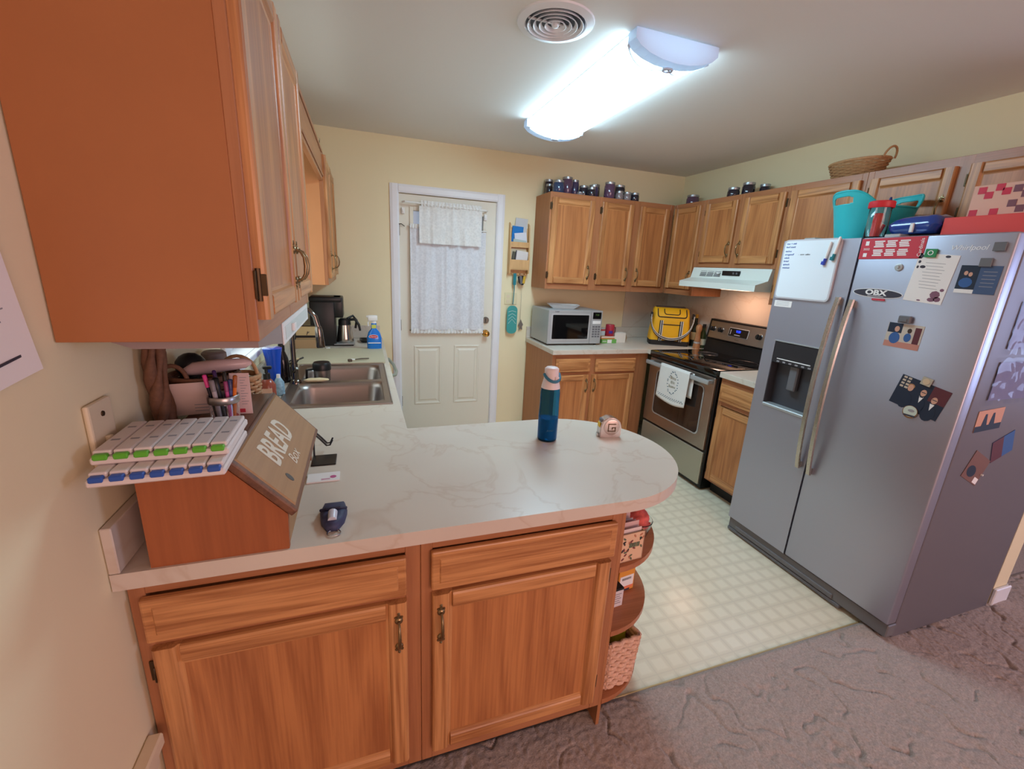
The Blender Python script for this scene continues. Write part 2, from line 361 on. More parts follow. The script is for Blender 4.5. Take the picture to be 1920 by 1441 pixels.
b = B(); b.box(0.735, FY-0.03, 1.05, 0.749, FY-0.013, 1.086, 0.003); b.obj('thumb_turn', d.data.materials[0], d)
for hz in (0.35, 1.02, 1.78):
    b = B(); b.lathe([(0.006, hz-0.045), (0.006, hz+0.045)], 10, cx=0.002, cy=FY-0.004); b.obj('hinge', darkbrass, door, smooth=40)
b = B(); b.tube([(0.0, FY-0.008, 1.82), (0.02, FY-0.02, 1.822), (0.045, FY-0.018, 1.806)], 0.0035, 6); b.obj('door_stop', darkbrass, door)

# ---------------- curtains on the door ----------------
def lace(name, col, alpha):
    m, N, L, p = newmat(name)
    tc = N.new('ShaderNodeTexCoord'); v = N.new('ShaderNodeTexVoronoi'); v.inputs['Scale'].default_value = 60
    L.new(tc.outputs['Object'], v.inputs['Vector'])
    n = N.new('ShaderNodeTexNoise'); n.inputs['Scale'].default_value = 14; n.inputs['Detail'].default_value = 6; L.new(tc.outputs['Object'], n.inputs['Vector'])
    ad = N.new('ShaderNodeMath'); ad.operation = 'MULTIPLY'; L.new(v.outputs['Distance'], ad.inputs[0]); L.new(n.outputs['Fac'], ad.inputs[1])
    mr = N.new('ShaderNodeMapRange'); mr.inputs[1].default_value = 0.1; mr.inputs[2].default_value = 0.4; mr.inputs[3].default_value = alpha; mr.inputs[4].default_value = min(1, alpha+0.14)
    L.new(ad.outputs[0], mr.inputs[0]); L.new(mr.outputs[0], p.inputs['Alpha'])
    p.inputs['Base Color'].default_value = col; p.inputs['Roughness'].default_value = 0.9
    p.inputs['Transmission Weight'].default_value = 0.0
    return m
laceM = lace('lace_curtain', c(226, 226, 230), 0.80)
laceV = lace('lace_valance', c(232, 231, 228), 0.86)
def curtain(u0, u1, z0, z1, y, amp, folds, seed):
    def f(u, v):
        x = u0+(u1-u0)*u; z = z0+(z1-z0)*v
        w = 0.6+0.4*math.sin(v*3+seed)
        yy = y-amp*(0.5+0.5*math.sin(2*PI*folds*u+seed+1.6*math.sin(5*u+1.5*v+seed)))*w-amp*0.45*mnoise.noise(Vector((u*folds*4, v*1.2, seed*7)))
        return (x, yy, z)
    return f
t = thing('door_curtain', 'long sheer white lace curtain covering the glass of the back door', 'curtain', (DX0, YB, 0))
grid(curtain(0.085, 0.712, 0.985, 1.80, -0.012, 0.020, 5, 1.0), 120, 12).obj('lace_panel', laceM, t, smooth=180)
grid(curtain(0.085, 0.712, 0.955, 0.995, -0.014, 0.018, 22, 2.0), 200, 4).obj('gathered_hem', laceV, t, smooth=180)
b = B(); b.tube([(0.075, -0.004, 0.978), (0.722, -0.004, 0.978)], 0.005, 8); b.obj('lower_rod', mat('dull_rod', c(110, 104, 96), 0.4, 0.7), t)
grid(curtain(0.085, 0.30, 1.795, 1.83, -0.014, 0.012, 10, 0.4), 60, 3).obj('heading', laceV, t, smooth=180)
b = B(); b.tube([(0.075, -0.003, 1.812), (0.722, -0.003, 1.812)], 0.005, 8); b.obj('upper_rod', whiteP, t)
t = thing('curtain_valance', 'short gathered white lace valance hung across the top of the back door', 'curtain', (DX0, YB, 0))
grid(curtain(0.155, 0.665, 1.685, 1.965, -0.040, 0.020, 4, 2.2), 110, 10).obj('lace_panel', laceV, t, smooth=180)
grid(curtain(0.17, 0.66, 1.965, 2.005, -0.042, 0.014, 18, 0.7), 160, 4).obj('ruffled_heading', laceV, t, smooth=180)
b = B(); b.tube([(0.03, -0.012, 1.985), (0.045, -0.045, 1.985), (0.70, -0.045, 1.972), (0.715, -0.012, 1.972)], 0.007, 8); b.obj('rod', whiteP, t)
for x in (0.035, 0.705):
    b = B(); b.box(x-0.012, -0.012, 1.90, x+0.012, 0.011, 1.945, 0.002); b.box(x-0.006, -0.02, 1.91, x+0.004, -0.010, 1.93, 0.001); b.obj('rod_bracket', whiteP, t)

# ---------------- cabinet parts ----------------
def handle_mesh():
    b = B()
    for s in (-1, 1):
        M = Matrix.Translation((0, 0, 0.040*s)) @ MF
        b.lathe([(0.0105, 0), (0.0105, 0.002), (0.008, 0.0045), (0.0045, 0.006), (0.0045, 0.010)], 12, M=M)
        b.lathe([(0.0055, 0), (0.004, 0.003)], 8, M=Matrix.Translation((0, 0, 0.0525*s)) @ MF)
        b.lathe([(0.0042, 0), (0.002, 0.003)], 8, M=Matrix.Translation((0, 0, 0.0600*s)) @ MF)
        for q in (-1, 1): b.lathe([(0.004, 0), (0.003, 0.003)], 8, M=Matrix.Translation((q*0.0075, 0, 0.050*s)) @ MF)
    pts = [(0, -0.006, 0.040), (0, -0.016, 0.036), (0, -0.024, 0.022), (0, -0.0265, 0.0), (0, -0.024, -0.022), (0, -0.016, -0.036), (0, -0.006, -0.040)]
    b.tube(pts, [0.003, 0.0034, 0.004, 0.0048, 0.004, 0.0034, 0.003], 8)
    return b
_h = handle_mesh().obj('handle', brass, smooth=50)
HM = _h.data; bpy.data.objects.remove(_h)
b = B(); b.box(-0.010, -0.004, -0.026, 0.005, 0.0, 0.026, 0.001); b.box(0.002, -0.019, -0.020, 0.0052, 0.0, 0.020, 0.001); b.lathe([(0.0048, -0.030), (0.0048, 0.030)], 8, cx=0.003, cy=-0.005); _h = b.obj('hinge', darkbrass, smooth=40)
HNG = _h.data; bpy.data.objects.remove(_h)
def inst(name, me, parent, loc, rot=(0, 0, 0)):
    o = bpy.data.objects.new(name, me); COL.objects.link(o); o.parent = parent; o.location = loc; o.rotation_euler = rot; return o
SW = 0.054
def make_door(root, x0, x1, z0, z1, hside, hz, hinges=True, fy=0.0, handle=True):
    prof = lambda w: [(0, 0), (w, 0), (w, -0.011), (w-0.006, -0.0125), (w-0.010, -0.0175), (w-0.014, -0.020), (0.007, -0.020), (0.002, -0.017), (0, -0.012)]
    P = prof(SW)
    b = B(); b.box(x0+SW-0.004, fy-0.011, z0+SW-0.004, x1-SW+0.004, fy, z1-SW+0.004); d = b.obj('door', oakP, root)
    b = B(); b.prism(P, z0, z1, 'xy', M=Matrix.Translation((x0, fy, 0))); b.obj('stile', oakV, d)
    b = B(); b.prism([((x1-x0)-x, y) for x, y in P], z0, z1, 'xy', M=Matrix.Translation((x0, fy, 0))); b.obj('stile', oakV, d)
    for zz, s in ((z0, 1), (z1, -1)):
        b = B(); b.prism([(y, zz+s*x) for x, y in P], x0+SW-0.0005, x1-SW+0.0005, 'yz', M=Matrix.Translation((0, fy, 0))); b.obj('rail', oakH, d)
    if handle:
        hx = x1-0.022 if hside > 0 else x0+0.022
        inst('handle', HM, d, (hx, fy-0.020, hz))
    if hinges:
        hx = x0-0.003 if hside > 0 else x1+0.003
        for zz in (z0+0.065, z1-0.065): inst('hinge', HNG, d, (hx, fy-0.001, zz), (0, 0, 0 if hside > 0 else PI))
    return d
def make_drawer(root, x0, x1, z0, z1):
    b = B(); b.box(x0, -0.018, z0, x1, 0, z1, 0.005, 2)
    d = b.obj('drawer_front', oakH, root)
    b = B(); i = 0.020
    R = lambda k, y: [(x0+k, y, z0+k), (x1-k, y, z0+k), (x1-k, y, z1-k), (x0+k, y, z1-k)]
    b.loft([R(i, -0.017), R(i+0.004, -0.0215), R(i+0.030, -0.0225)], cap0=False); b.obj('raised_field', oakH, d)
    return d
def cabinet(name, label, loc, rz, w, d, z0, z1, toe=0, frame=(0.035, 0.035), mids=(), rails=(), toedark=True, sidemat=None, group=None):
    root = thing(name, label, 'cabinet', loc, rz, group)
    b = B(); b.box(0, 0.019, z0+toe, w, d, z1, 0.001); b.obj('body', sidemat or oakSide, root)
    L, R = frame
    for m0, m1 in [(0, L), (w-R, w)]+list(mids):
        b = B(); b.box(m0, 0, z0+toe, m1, 0.019, z1, 0.0012); b.obj('frame_stile', oakF, root)
    for r0, r1 in [(z0+toe, z0+toe+0.045), (z1-0.045, z1)]+list(rails):
        b = B(); b.box(L, 0.0004, r0, w-R, 0.0188, r1, 0.001); b.obj('frame_rail', oakFH, root)
    if toe:
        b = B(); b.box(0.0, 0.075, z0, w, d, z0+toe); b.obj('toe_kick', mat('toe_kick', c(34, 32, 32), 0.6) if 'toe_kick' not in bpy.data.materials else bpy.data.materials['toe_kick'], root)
    return root

# ---------------- peninsula ----------------
CF = 0.04
t = cabinet('base_cabinet', 'oak base cabinet with drawer and door, under the bread box end of the worktop', (0.004, CF, 0), 0, 0.604, 0.60, 0, 0.876, 0.105, (0.03, 0.038), rails=((0.695, 0.725),))
make_drawer(t, 0.022, 0.568, 0.716, 0.828); make_door(t, 0.026, 0.568, 0.150, 0.698, 1, 0.607)
t = cabinet('base_cabinet', 'oak base cabinet with drawer and door, next to the rounded open shelves', (0.609, CF, 0), 0, 0.595, 0.60, 0, 0.876, 0.105, (0.03, 0.035), rails=((0.695, 0.725),))
make_drawer(t, 0.025, 0.572, 0.714, 0.830); make_door(t, 0.028, 0.564, 0.153, 0.700, -1, 0.607)
# rounded open shelves on the end
t = thing('end_shelf', 'half-round oak open shelf unit fixed to the end of the peninsula', 'shelf', (1.205, 0.31, 0))
b = B(); b.box(0, -0.268, 0.0, 0.012, 0.28, 0.876); b.obj('back_panel', oakSide, t)
shm = wood('shelf_oak', c(182, 116, 76), c(146, 86, 52), 'x', contrast=0.6)
for z in (0.125, 0.410, 0.655):
    poly = [(0.012, -0.270)]+[(0.012+0.258*math.sin(a), -0.270*math.cos(a)) for a in [PI*k/28 for k in range(1, 28)]]+[(0.012, 0.270)]
    b = B(); b.prism(poly, z-0.02, z); b.obj('shelf', shm, t)
b = B(); b.prism([(0.012, -0.2)]+[(0.012+0.19*math.sin(PI*k/20), -0.2*math.cos(PI*k/20)) for k in range(1, 20)]+[(0.012, 0.2)], 0.0, 0.1045); b.obj('plinth', bpy.data.materials['toe_kick'], t)

# ---------------- worktops ----------------
t = thing('countertop', 'L-shaped pale marble laminate worktop with a rounded peninsula end', 'countertop', (0, 0, 0))
r = 0.3425; cx0 = 1.195
poly = [(0.002, 0.0)]+[(cx0+r*math.sin(a), 0.3425-r*math.cos(a)) for a in [PI*k/36 for k in range(0, 37)]]+[(0.002, 0.685)]
b = B(); b.prism(poly, 0.876, ZC)
SX0, SX1, SY0, SY1 = 0.150, 0.588, 1.02, 1.80
b.box(0.002, 0.685, 0.876, 0.638, SY0, ZC); b.box(0.002, SY1, 0.876, 0.638, YB-0.002, ZC); b.box(0.002, SY0, 0.876, SX0, SY1, ZC); b.box(SX1, SY0, 0.876, 0.638, SY1, ZC)
b.obj('worktop', marbleM, t)
b = B(); b.box(0.001, 0.0, ZC+0.0005, 0.020, YB-0.003, ZC+0.102, 0.002); tag(b.obj('backsplash', marbleM), 'long low laminate backsplash strip along the wall behind bread box and sink', 'backsplash')
b = B(); b.box(0.021, YB-0.021, ZC+0.0005, 0.62, YB-0.002, ZC+0.102, 0.002); tag(b.obj('backsplash', marbleM), 'short low laminate backsplash strip behind the coffee maker and spray bottle', 'backsplash')
DBX = XR-0.635; DBY = YB-0.635
t = thing('countertop', 'pale marble laminate worktop under the microwave and yellow cooler bag', 'countertop', (0, 0, 0))
b = B(); b.box(1.915, DBY, 0.876, XR-0.002, YB-0.002, ZC, 0.002); b.box(DBX, 2.12, 0.876, XR-0.002, DBY+0.004, ZC, 0.002); b.obj('worktop', marbleM, t)
b = B(); b.box(1.915, YB-0.021, ZC+0.0005, XR-0.014, YB-0.002, ZC+0.102, 0.002); tag(b.obj('backsplash', marbleM), 'low laminate backsplash strip behind the microwave', 'backsplash')
t = thing('countertop', 'short pale laminate worktop between the range and the refrigerator', 'countertop', (0, 0, 0))
b = B(); b.box(DBX, 0.93, 0.876, XR-0.002, 1.352, ZC, 0.002); b.obj('worktop', marbleM, t)
# tall laminate splash panel behind the range
b = B(); b.box(XR-0.012, 1.365, ZC+0.0005, XR-0.001, 2.116, 1.455, 0.001); b.box(XR-0.012, 2.116, ZC+0.0005, XR-0.001, YB-0.003, ZB-0.001)
tag(b.obj('splash_panel', marbleM), 'tall marble laminate splash panel on the wall behind the range', 'wall panel')
b = B(); b.box(2.93, YB-0.008, ZC+0.103, XR-0.014, YB-0.001, ZB-0.001, 0.001); tag(b.obj('splash_panel', marbleM), 'marble laminate splash panel in the corner behind the cooler bag', 'wall panel')

# ---------------- left wall: base run, wall cabinets ----------------
t = cabinet('base_cabinet', 'oak sink base cabinet with two doors under the stainless sink', (0.610, 0.69, 0), PI/2, 1.145, 0.58, 0, 0.70, 0.105, mids=((0.55, 0.59),))
make_door(t, 0.025, 0.565, 0.15, 0.66, 1, 0.58); make_door(t, 0.575, 1.12, 0.15, 0.66, -1, 0.58)
t = thing('dishwasher', 'white built-in dishwasher beside the sink with bowed bar handle', 'dishwasher', (0.618, 1.840, 0), PI/2)
b = B(); b.box(0.002, 0.0, 0.11, 0.598, 0.56, 0.874, 0.004); b.obj('body', whiteP, t)
b = B(); b.box(0.01, -0.012, 0.12, 0.59, 0.0, 0.87, 0.004); b.obj('door', whiteP, t)
b = B(); b.tube([(0.02, -0.005, 0.825), (0.03, -0.030, 0.822), (0.10, -0.062, 0.812), (0.22, -0.078, 0.805), (0.40, -0.070, 0.812), (0.54, -0.045, 0.822), (0.57, -0.005, 0.825)], 0.011, 10); b.obj('handle', mat('sage_grey', c(150, 152, 136), 0.4), t, smooth=60)
b = B(); b.box(0.02, 0.07, 0.0, 0.58, 0.5, 0.11); b.obj('toe_kick', blackP, t)
t = cabinet('base_cabinet', 'narrow oak base cabinet between the dishwasher and the back wall', (0.610, 2.445, 0), PI/2, 0.355, 0.605, 0, 0.876, 0.105)
make_door(t, 0.03, 0.325, 0.15, 0.83, 1, 0.72)
sideL = mat('brown_end_panel', c(172, 108, 64), 0.45, noise=0.10, nscale=4)
t = cabinet('wall_cabinet', 'large oak wall cabinet with plain brown end panel above the bread box', (0.305, 0.0, 0), PI/2, 0.835, 0.303, ZB, ZT, frame=(0.045, 0.045), mids=((0.40, 0.46),), sidemat=sideL)
make_door(t, 0.010, 0.423, 1.416, 2.094, 1, 1.512); make_door(t, 0.433, 0.815, 1.416, 2.094, -1, 1.512)
b = B(); b.box(0.835, 0.0, 1.955, 1.955, 0.019, ZT); b.box(0.835, -0.006, 1.975, 1.955, 0.0, 1.99, 0.002); b.box(0.835, -0.006, 2.10, 1.955, 0.0, 2.115, 0.002)
tag(b.obj('valance_board', oakFH, loc=(0.305, 0.0, 0), rot=(0, 0, PI/2)), 'oak valance board bridging the two cabinets above the sink', 'valance')
t = cabinet('wall_cabinet', 'oak wall cabinet hung in the corner above the coffee maker', (0.305, 1.957, 0), PI/2, 0.847, 0.303, ZB, ZT, frame=(0.035, 0.035), mids=((0.40, 0.45),), sidemat=mat('pale_end_panel', c(206, 142, 92), 0.45, noise=0.08, nscale=6))
make_door(t, 0.012, 0.418, 1.416, 2.094, -1, 1.512); make_door(t, 0.428, 0.82, 1.416, 2.094, -1, 1.512)

# ---------------- back wall cabinets ----------------
UY = YB-0.317
t = cabinet('wall_cabinet', 'single-door oak wall cabinet next to the letter rack', (1.938, UY, 0), 0, 0.447, 0.315, ZB, ZT, frame=(0.03, 0.05))
make_door(t, 0.013, 0.398, 1.424, 2.090, 1, 1.522)
t = cabinet('wall_cabinet', 'two-door oak wall cabinet in the corner above the microwave', (2.385, UY, 0), 0, 0.740, 0.315, ZB, ZT, frame=(0.03, 0.035), mids=((0.32, 0.395),))
make_door(t, 0.018, 0.325, 1.428, 2.092, 1, 1.522); make_door(t, 0.389, 0.690, 1.428, 2.090, -1, 1.522)
t = cabinet('base_cabinet', 'oak base cabinet with two drawers and two doors under the microwave', (1.925, DBY+0.025, 0), 0, 0.91, 0.60, 0, 0.876, 0.105, frame=(0.03, 0.12), mids=((0.335, 0.395),), rails=((0.695, 0.722),))
make_drawer(t, 0.028, 0.342, 0.728, 0.838); make_drawer(t, 0.392, 0.780, 0.722, 0.834)
make_door(t, 0.028, 0.338, 0.150, 0.700, 1, 0.61); make_door(t, 0.368, 0.778, 0.150, 0.702, -1, 0.61)
# ---------------- right wall cabinets ----------------
UX = XR-0.317; RZ = -PI/2
t = cabinet('wall_cabinet', 'narrow oak corner wall cabinet beside the range hood', (UX, 2.488, 0), RZ, 0.368, 0.315, ZB, ZT, frame=(0.03, 0.03))
make_door(t, 0.024, 0.345, 1.428, 2.094, 1, 1.522)
t = cabinet('wall_cabinet', 'short two-door oak wall cabinet directly above the range hood', (UX, 2.119, 0), RZ, 0.758, 0.315, 1.612, ZT, frame=(0.035, 0.035), mids=((0.35, 0.42),))
make_door(t, 0.034, 0.355, 1.650, 2.092, 1, 1.745); make_door(t, 0.414, 0.742, 1.645, 2.094, -1, 1.745)
t = cabinet('wall_cabinet', 'tall oak wall cabinet between the range hood and the refrigerator', (UX, 1.360, 0), RZ, 0.462, 0.315, ZB, ZT, frame=(0.03, 0.03))
make_door(t, 0.022, 0.440, 1.42, 2.092, 1, 1.50)
t = cabinet('wall_cabinet', 'shallow two-door oak wall cabinet above the refrigerator', (UX, 0.897, 0), RZ, 0.880, 0.315, 1.80, ZT, frame=(0.03, 0.03), mids=((0.385, 0.45),))
make_door(t, 0.028, 0.398, 1.815, 2.088, 1, 1.905); make_door(t, 0.448, 0.850, 1.815, 2.088, 1, 1.905)
t = cabinet('base_cabinet', 'narrow oak base cabinet between the range and the refrigerator', (XR-0.61, 1.350, 0), RZ, 0.42, 0.60, 0, 0.876, 0.105, frame=(0.03, 0.03), rails=((0.68, 0.71),))
make_drawer(t, 0.015, 0.36, 0.712, 0.834); make_door(t, 0.02, 0.36, 0.125, 0.675, 1, 0.58)
RX90 = (PI/2, 0, 0)
# ---------------- refrigerator ----------------
FX, FY2, FW, FH = 2.622, 0.899, 0.900, 1.741
fr = thing('refrigerator', 'tall stainless side-by-side refrigerator covered with magnets and notes', 'refrigerator', (FX, FY2, 0), RZ)
b = B(); b.box(0.003, 0.066, 0.012, FW-0.003, 0.79, FH-0.006, 0.006, 2); b.obj('body', fridgeSide, fr)
SEAM = 0.390
fd = B()
dx0, dx1, dz0, dz1 = 0.070, 0.322, 0.860, 1.222
for a in ((0.0, 0.100, dx0, FH), (dx1, 0.100, SEAM-0.003, FH), (dx0, 0.100, dx1, dz0), (dx0, dz1, dx1, FH)): fd.box(a[0], 0, a[1], a[2], 0.058, a[3])
fd.box(dx0-0.002, 0.055, dz0-0.002, dx1+0.002, 0.060, dz1+0.002)
d1 = fd.obj('freezer_door', fridgeS, fr)
b = B(); b.box(SEAM+0.003, 0, 0.100, FW, 0.058, FH, 0.007, 3); d2 = b.obj('fresh_food_door', fridgeS, fr, smooth=40)
b = B(); b.box(0.01, 0.058, 0.11, FW-0.01, 0.068, FH-0.02); b.obj('door_gasket', mat('gasket', c(60, 60, 64), 0.6), fr)
disp = B(); disp.box(dx0, 0.0, 1.105, dx1, 0.05, dz1, 0.004)
p = disp.obj('dispenser_panel', mat('dispenser_dark', c(58, 56, 60), 0.3, 0.4), d1)
p['label'] = 'dark ice and water dispenser panel'
b = B(); b.box(dx0+0.03, -0.0012, 1.128, dx1-0.03, 0.001, 1.133); b.obj('indicator_strip', whiteink, p)
for k in range(6):
    b = B(); x = dx0+0.04+k*0.036; b.box(x-0.008, -0.001, 1.112, x+0.008, 0.001, 1.120); b.obj('button_mark', greyink, p)
b = B(); b.box(dx0, 0.05, dz0, dx1, 0.055, 1.105); b.box(dx0, 0.002, dz0, dx0+0.004, 0.05, 1.105); b.box(dx1-0.004, 0.002, dz0, dx1, 0.05, 1.105); b.obj('dispenser_recess', mat('recess_dark', c(74, 74, 80), 0.35, 0.3), d1)
b = B(); b.box(dx0+0.10, 0.02, 0.97, dx0+0.15, 0.05, 1.105, 0.006); b.obj('dispenser_lever', greyP, d1)
b = B(); b.box(dx0, -0.006, dz0-0.004, dx1, 0.05, dz0+0.014, 0.004); b.obj('drip_tray', silverP, d1)
b = B(); b.prism([(dx0-0.004, dz1), (dx1+0.004, dz1), (dx1+0.004, dz1+0.006), (dx0-0.004, dz1+0.006)], -0.004, 0.003, 'xz'); b.obj('dispenser_trim', silverP, d1)
for par, hx, zt_, zb_ in ((d1, FY2-0.541, 1.478, 0.604), (d2, FY2-0.478, 1.472, 0.594)):
    b = B(); n = 14; rings = []
    for k in range(n+1):
        s = k/n; z = zb_+(zt_-zb_)*s; o = -0.012-0.034*math.sin(PI*s)**0.75
        rings.append([(hx-0.0125, o, z), (hx-0.009, o-0.008, z), (hx+0.009, o-0.008, z), (hx+0.0125, o, z), (hx+0.009, o+0.005, z), (hx-0.009, o+0.005, z)])
    b.loft(rings)
    for z in (zb_+0.02, zt_-0.02): b.box(hx-0.008, -0.018, z-0.016, hx+0.008, 0.0, z+0.016)
    b.obj('handle', handleS, par, smooth=50)
b = B(); b.box(0.0, 0.014, 0.028, FW, 0.07, 0.092, 0.004); b.box(0.06, 0.006, 0.034, FW-0.24, 0.016, 0.060, 0.003); g = b.obj('base_grille', mat('grille_grey', c(110, 108, 110), 0.5), fr)
b = B(); b.box(0.0, 0.010, 0.010, FW-0.2, 0.07, 0.028, 0.002); b.obj('grille_lip', greyP, g)
for x in (0.03, FW-0.03):
    b = B(); b.lathe([(0.014, 0.0), (0.014, 0.03)], 12, cx=x, cy=0.05); b.obj('foot', blackP, fr)
b = B(); b.box(0.10, 0.01, FH-0.002, 0.16, 0.07, FH+0.012, 0.003); b.box(0.47, 0.01, FH-0.002, 0.53, 0.07, FH+0.012, 0.003); b.obj('hinge_cover', silverP, fr)
text('Whirlpool', 0.026, mat('logo_grey', c(236, 236, 240), 0.3, 0.2), d2, (0.774, -0.0006, 1.690), RX90, 'logo', shear=0.25)

# ---------------- things stuck on the refrigerator (each its own thing) ----------------
def fthing(name, label, cat, lx, z, tilt=0, off=0.0, group=None):
    o = thing(name, label, cat, (FX-0.0005-off, FY2-lx, z), 0, group)
    o.rotation_euler = (Matrix.Rotation(RZ, 4, 'Z') @ Matrix.Rotation(tilt, 4, 'Y')).to_euler(); return o
def slab(name, m, par, x0, z0, x1, z1, th=0.0012, y=0.0, bev=0):
    b = B(); b.box(x0, y-th, z0, x1, y, z1, bev); return b.obj(name, m, par)
def disc(name, m, par, x, z, rx, rz, th=0.0006, y=0.0, n=16):
    b = B(); b.prism([(x+rx*math.cos(2*PI*k/n), z+rz*math.sin(2*PI*k/n)) for k in range(n)], y-th, y, 'xz'); return b.obj(name, m, par)
wb = fthing('whiteboard', 'white dry-erase board with a blue handwritten list on the freezer door', 'whiteboard', 0.162, 1.597)
b = B(); b.prism([(x, z) for x, z, _ in rrect(0.148, 0.148, 0.02, 0)], -0.010, 0, 'xz'); b.obj('frame', mat('board_frame', c(200, 196, 200), 0.4), wb)
b = B(); b.prism([(x, z) for x, z, _ in rrect(0.141, 0.141, 0.016, 0)], -0.0108, -0.0098, 'xz'); b.obj('writing_surface', mat('board_white', c(232, 238, 244), 0.25), wb)
for k, s in enumerate(('mac + chili', 'beef snack', 'nachos', 'stroganoff', 'salads', 'bread', 'spinach', 'mexican')):
    text(s, 0.0125, blueink, wb, (-0.134, -0.0112, 0.128-k*0.0165-(0.004 if k > 1 else 0)), RX90, 'handwriting', align='LEFT', shear=0.15)
text('-  corn  cakes', 0.0115, ink, wb, (-0.058, -0.0112, 0.128-3*0.0165-0.004), RX90, 'handwriting', align='LEFT', shear=0.2)
for lab, lx, z, m in (('blue-capped white marker clipped to the whiteboard', 0.258, 1.669, mat('marker_blue', c(42, 66, 170), 0.4)), ('teal-capped white marker clipped to the whiteboard', 0.296, 1.690, mat('marker_teal', c(14, 112, 124), 0.4))):
    o = fthing('dry_erase_marker', lab, 'marker', lx, z, 0.13, 0.0112)
    b = B(); b.lathe([(0.0055, -0.02), (0.0055, 0.055), (0.003, 0.06)], 10, cy=-0.006); b.obj('barrel', whiteP, o, smooth=40)
    b = B(); b.lathe([(0.0068, -0.048), (0.0068, -0.018)], 10, cy=-0.006); b.box(-0.011, -0.012, -0.047, 0.004, -0.001, -0.032); b.obj('cap', m, o, smooth=40)
o = fthing('note', 'small white printed note just below the whiteboard', 'note', 0.068, 1.420); slab('sheet', paper, o, -0.051, -0.016, 0.051, 0.016)
for k in range(3): slab('text_line', greyink, o, -0.04, 0.008-k*0.008, 0.035, 0.0095-k*0.008, 0.0002, -0.0012)
o = fthing('calendar', 'red magnetic game schedule with white date blocks on the refrigerator door', 'calendar', 0.516, 1.694, -0.01)
slab('sheet', redP, o, -0.122, -0.043, 0.122, 0.043)
for j in range(2):
    for i in range(3):
        for q in range(4):
            x0 = -0.068+i*0.047; z0 = 0.032-j*0.036-q*0.0072
            slab('date_block', whiteink, o, x0+0.002*((q*7+i) % 3), z0-0.005, x0+0.040-0.003*((q*5+j) % 3), z0, 0.0003, -0.0012)
text('2022', 0.013, whiteink, o, (-0.096, -0.0014, -0.002), RX90)
slab('ball_mark', whiteink, o, -0.104, 0.014, -0.090, 0.032, 0.0003, -0.0012); slab('crest_mark', whiteink, o, -0.105, -0.034, -0.090, -0.018, 0.0003, -0.0012)
text('Cardinals', 0.019, whiteink, o, (0.108, -0.0014, 0.0), (PI/2, -PI/2, 0))
o = fthing('fridge_magnet', 'green square magnet with a white letter O above the invitation', 'magnet', 0.665, 1.672, 0.03, 0.0020)
slab('plate', mat('magnet_green', c(30, 130, 74), 0.4), o, -0.019, -0.016, 0.019, 0.016, 0.006, bev=0.001); text('O', 0.026, whiteink, o, (0, -0.0063, 0), RX90)
o = fthing('invitation', 'white floral invitation card hanging under the green magnet', 'card', 0.685, 1.575, 0.085)
slab('sheet', paper, o, -0.066, -0.093, 0.066, 0.093)
for k in range(9): slab('text_line', greyink, o, -0.035+0.004*(k % 3), 0.058-k*0.012, 0.035-0.004*((k+1) % 3), 0.0595-k*0.012, 0.0002, -0.0012)
flo = mat('floral_print', c(128, 86, 104), 0.7)
for x, z, rx, rz in ((0.035, -0.058, 0.017, 0.015), (0.047, -0.074, 0.012, 0.010), (0.028, -0.078, 0.013, 0.008), (0.052, -0.038, 0.007, 0.006), (-0.055, 0.082, 0.006, 0.007), (-0.056, 0.060, 0.005, 0.006), (-0.040, 0.042, 0.010, 0.006), (-0.057, 0.040, 0.004, 0.006), (0.030, 0.086, 0.009, 0.005), (-0.012, -0.086, 0.007, 0.003)):
    disc('flower_print', flo if z < 0 else ink, o, x, z, rx, rz, 0.0003, -0.0012, 8)
o = fthing('announcement_card', 'blue photo announcement card with pale lettering under a grey magnet', 'card', 0.826, 1.577, 0.02)
slab('sheet', mat('card_blue', c(66, 86, 122), 0.5), o, -0.056, -0.050, 0.060, 0.050); slab('photo', navy, o, -0.056, -0.036, 0.000, 0.050, 0.0003, -0.0012); slab('white_margin', whiteink, o, -0.056, -0.050, 0.0, -0.036, 0.0003, -0.0012)
for x, z in ((-0.036, 0.022), (-0.022, 0.018)): disc('portrait', skin, o, x, z, 0.006, 0.008, 0.0003, -0.0015, 10)
disc('portrait_body', blueprint, o, -0.030, -0.012, 0.020, 0.018, 0.0002, -0.0015, 12)
for k in range(5): slab('text_line', greyink, o, 0.012, 0.028-k*0.013, 0.05, 0.030-k*0.013, 0.0002, -0.0012)
for lab, lx, z in (('grey square magnet holding the blue announcement card', 0.838, 1.638), ('plain grey square magnet near the top corner of the door', 0.862, 1.692)):
    o = fthing('fridge_magnet', lab, 'magnet', lx, z, 0, 0.002); slab('plate', greyP, o, -0.017, -0.015, 0.017, 0.015, 0.006, bev=0.001)
o = fthing('hook', 'small round clear adhesive hook on the refrigerator door', 'hook', 0.565, 1.617)
b = B(); b.lathe([(0.015, 0), (0.015, 0.003), (0.010, 0.005), (0.006, 0.004), (0.004, 0.010)], 18, M=MF); b.obj('disc', silverP, o, smooth=40)
o = fthing('car_magnet', 'dark oval magnet reading OBX in white letters', 'magnet', 0.508, 1.506, 0.03)
disc('rim', whiteink, o, 0, 0, 0.100, 0.020, 0.0012, 0, 32); disc('plate', ink, o, 0, 0, 0.097, 0.0175, 0.0004, -0.0012, 32)
text('OBX', 0.030, whiteink, o, (-0.005, -0.0017, 0.002), RX90, bold=0.0012, sx=1.35)
slab('caption', whiteink, o, -0.035, -0.0135, 0.03, -0.0115, 0.0003, -0.0016)
o = fthing('fridge_magnet', 'thin red strip magnet below the oval magnet', 'magnet', 0.520, 1.480); slab('strip', redP, o, -0.025, -0.004, 0.025, 0.004, 0.004)
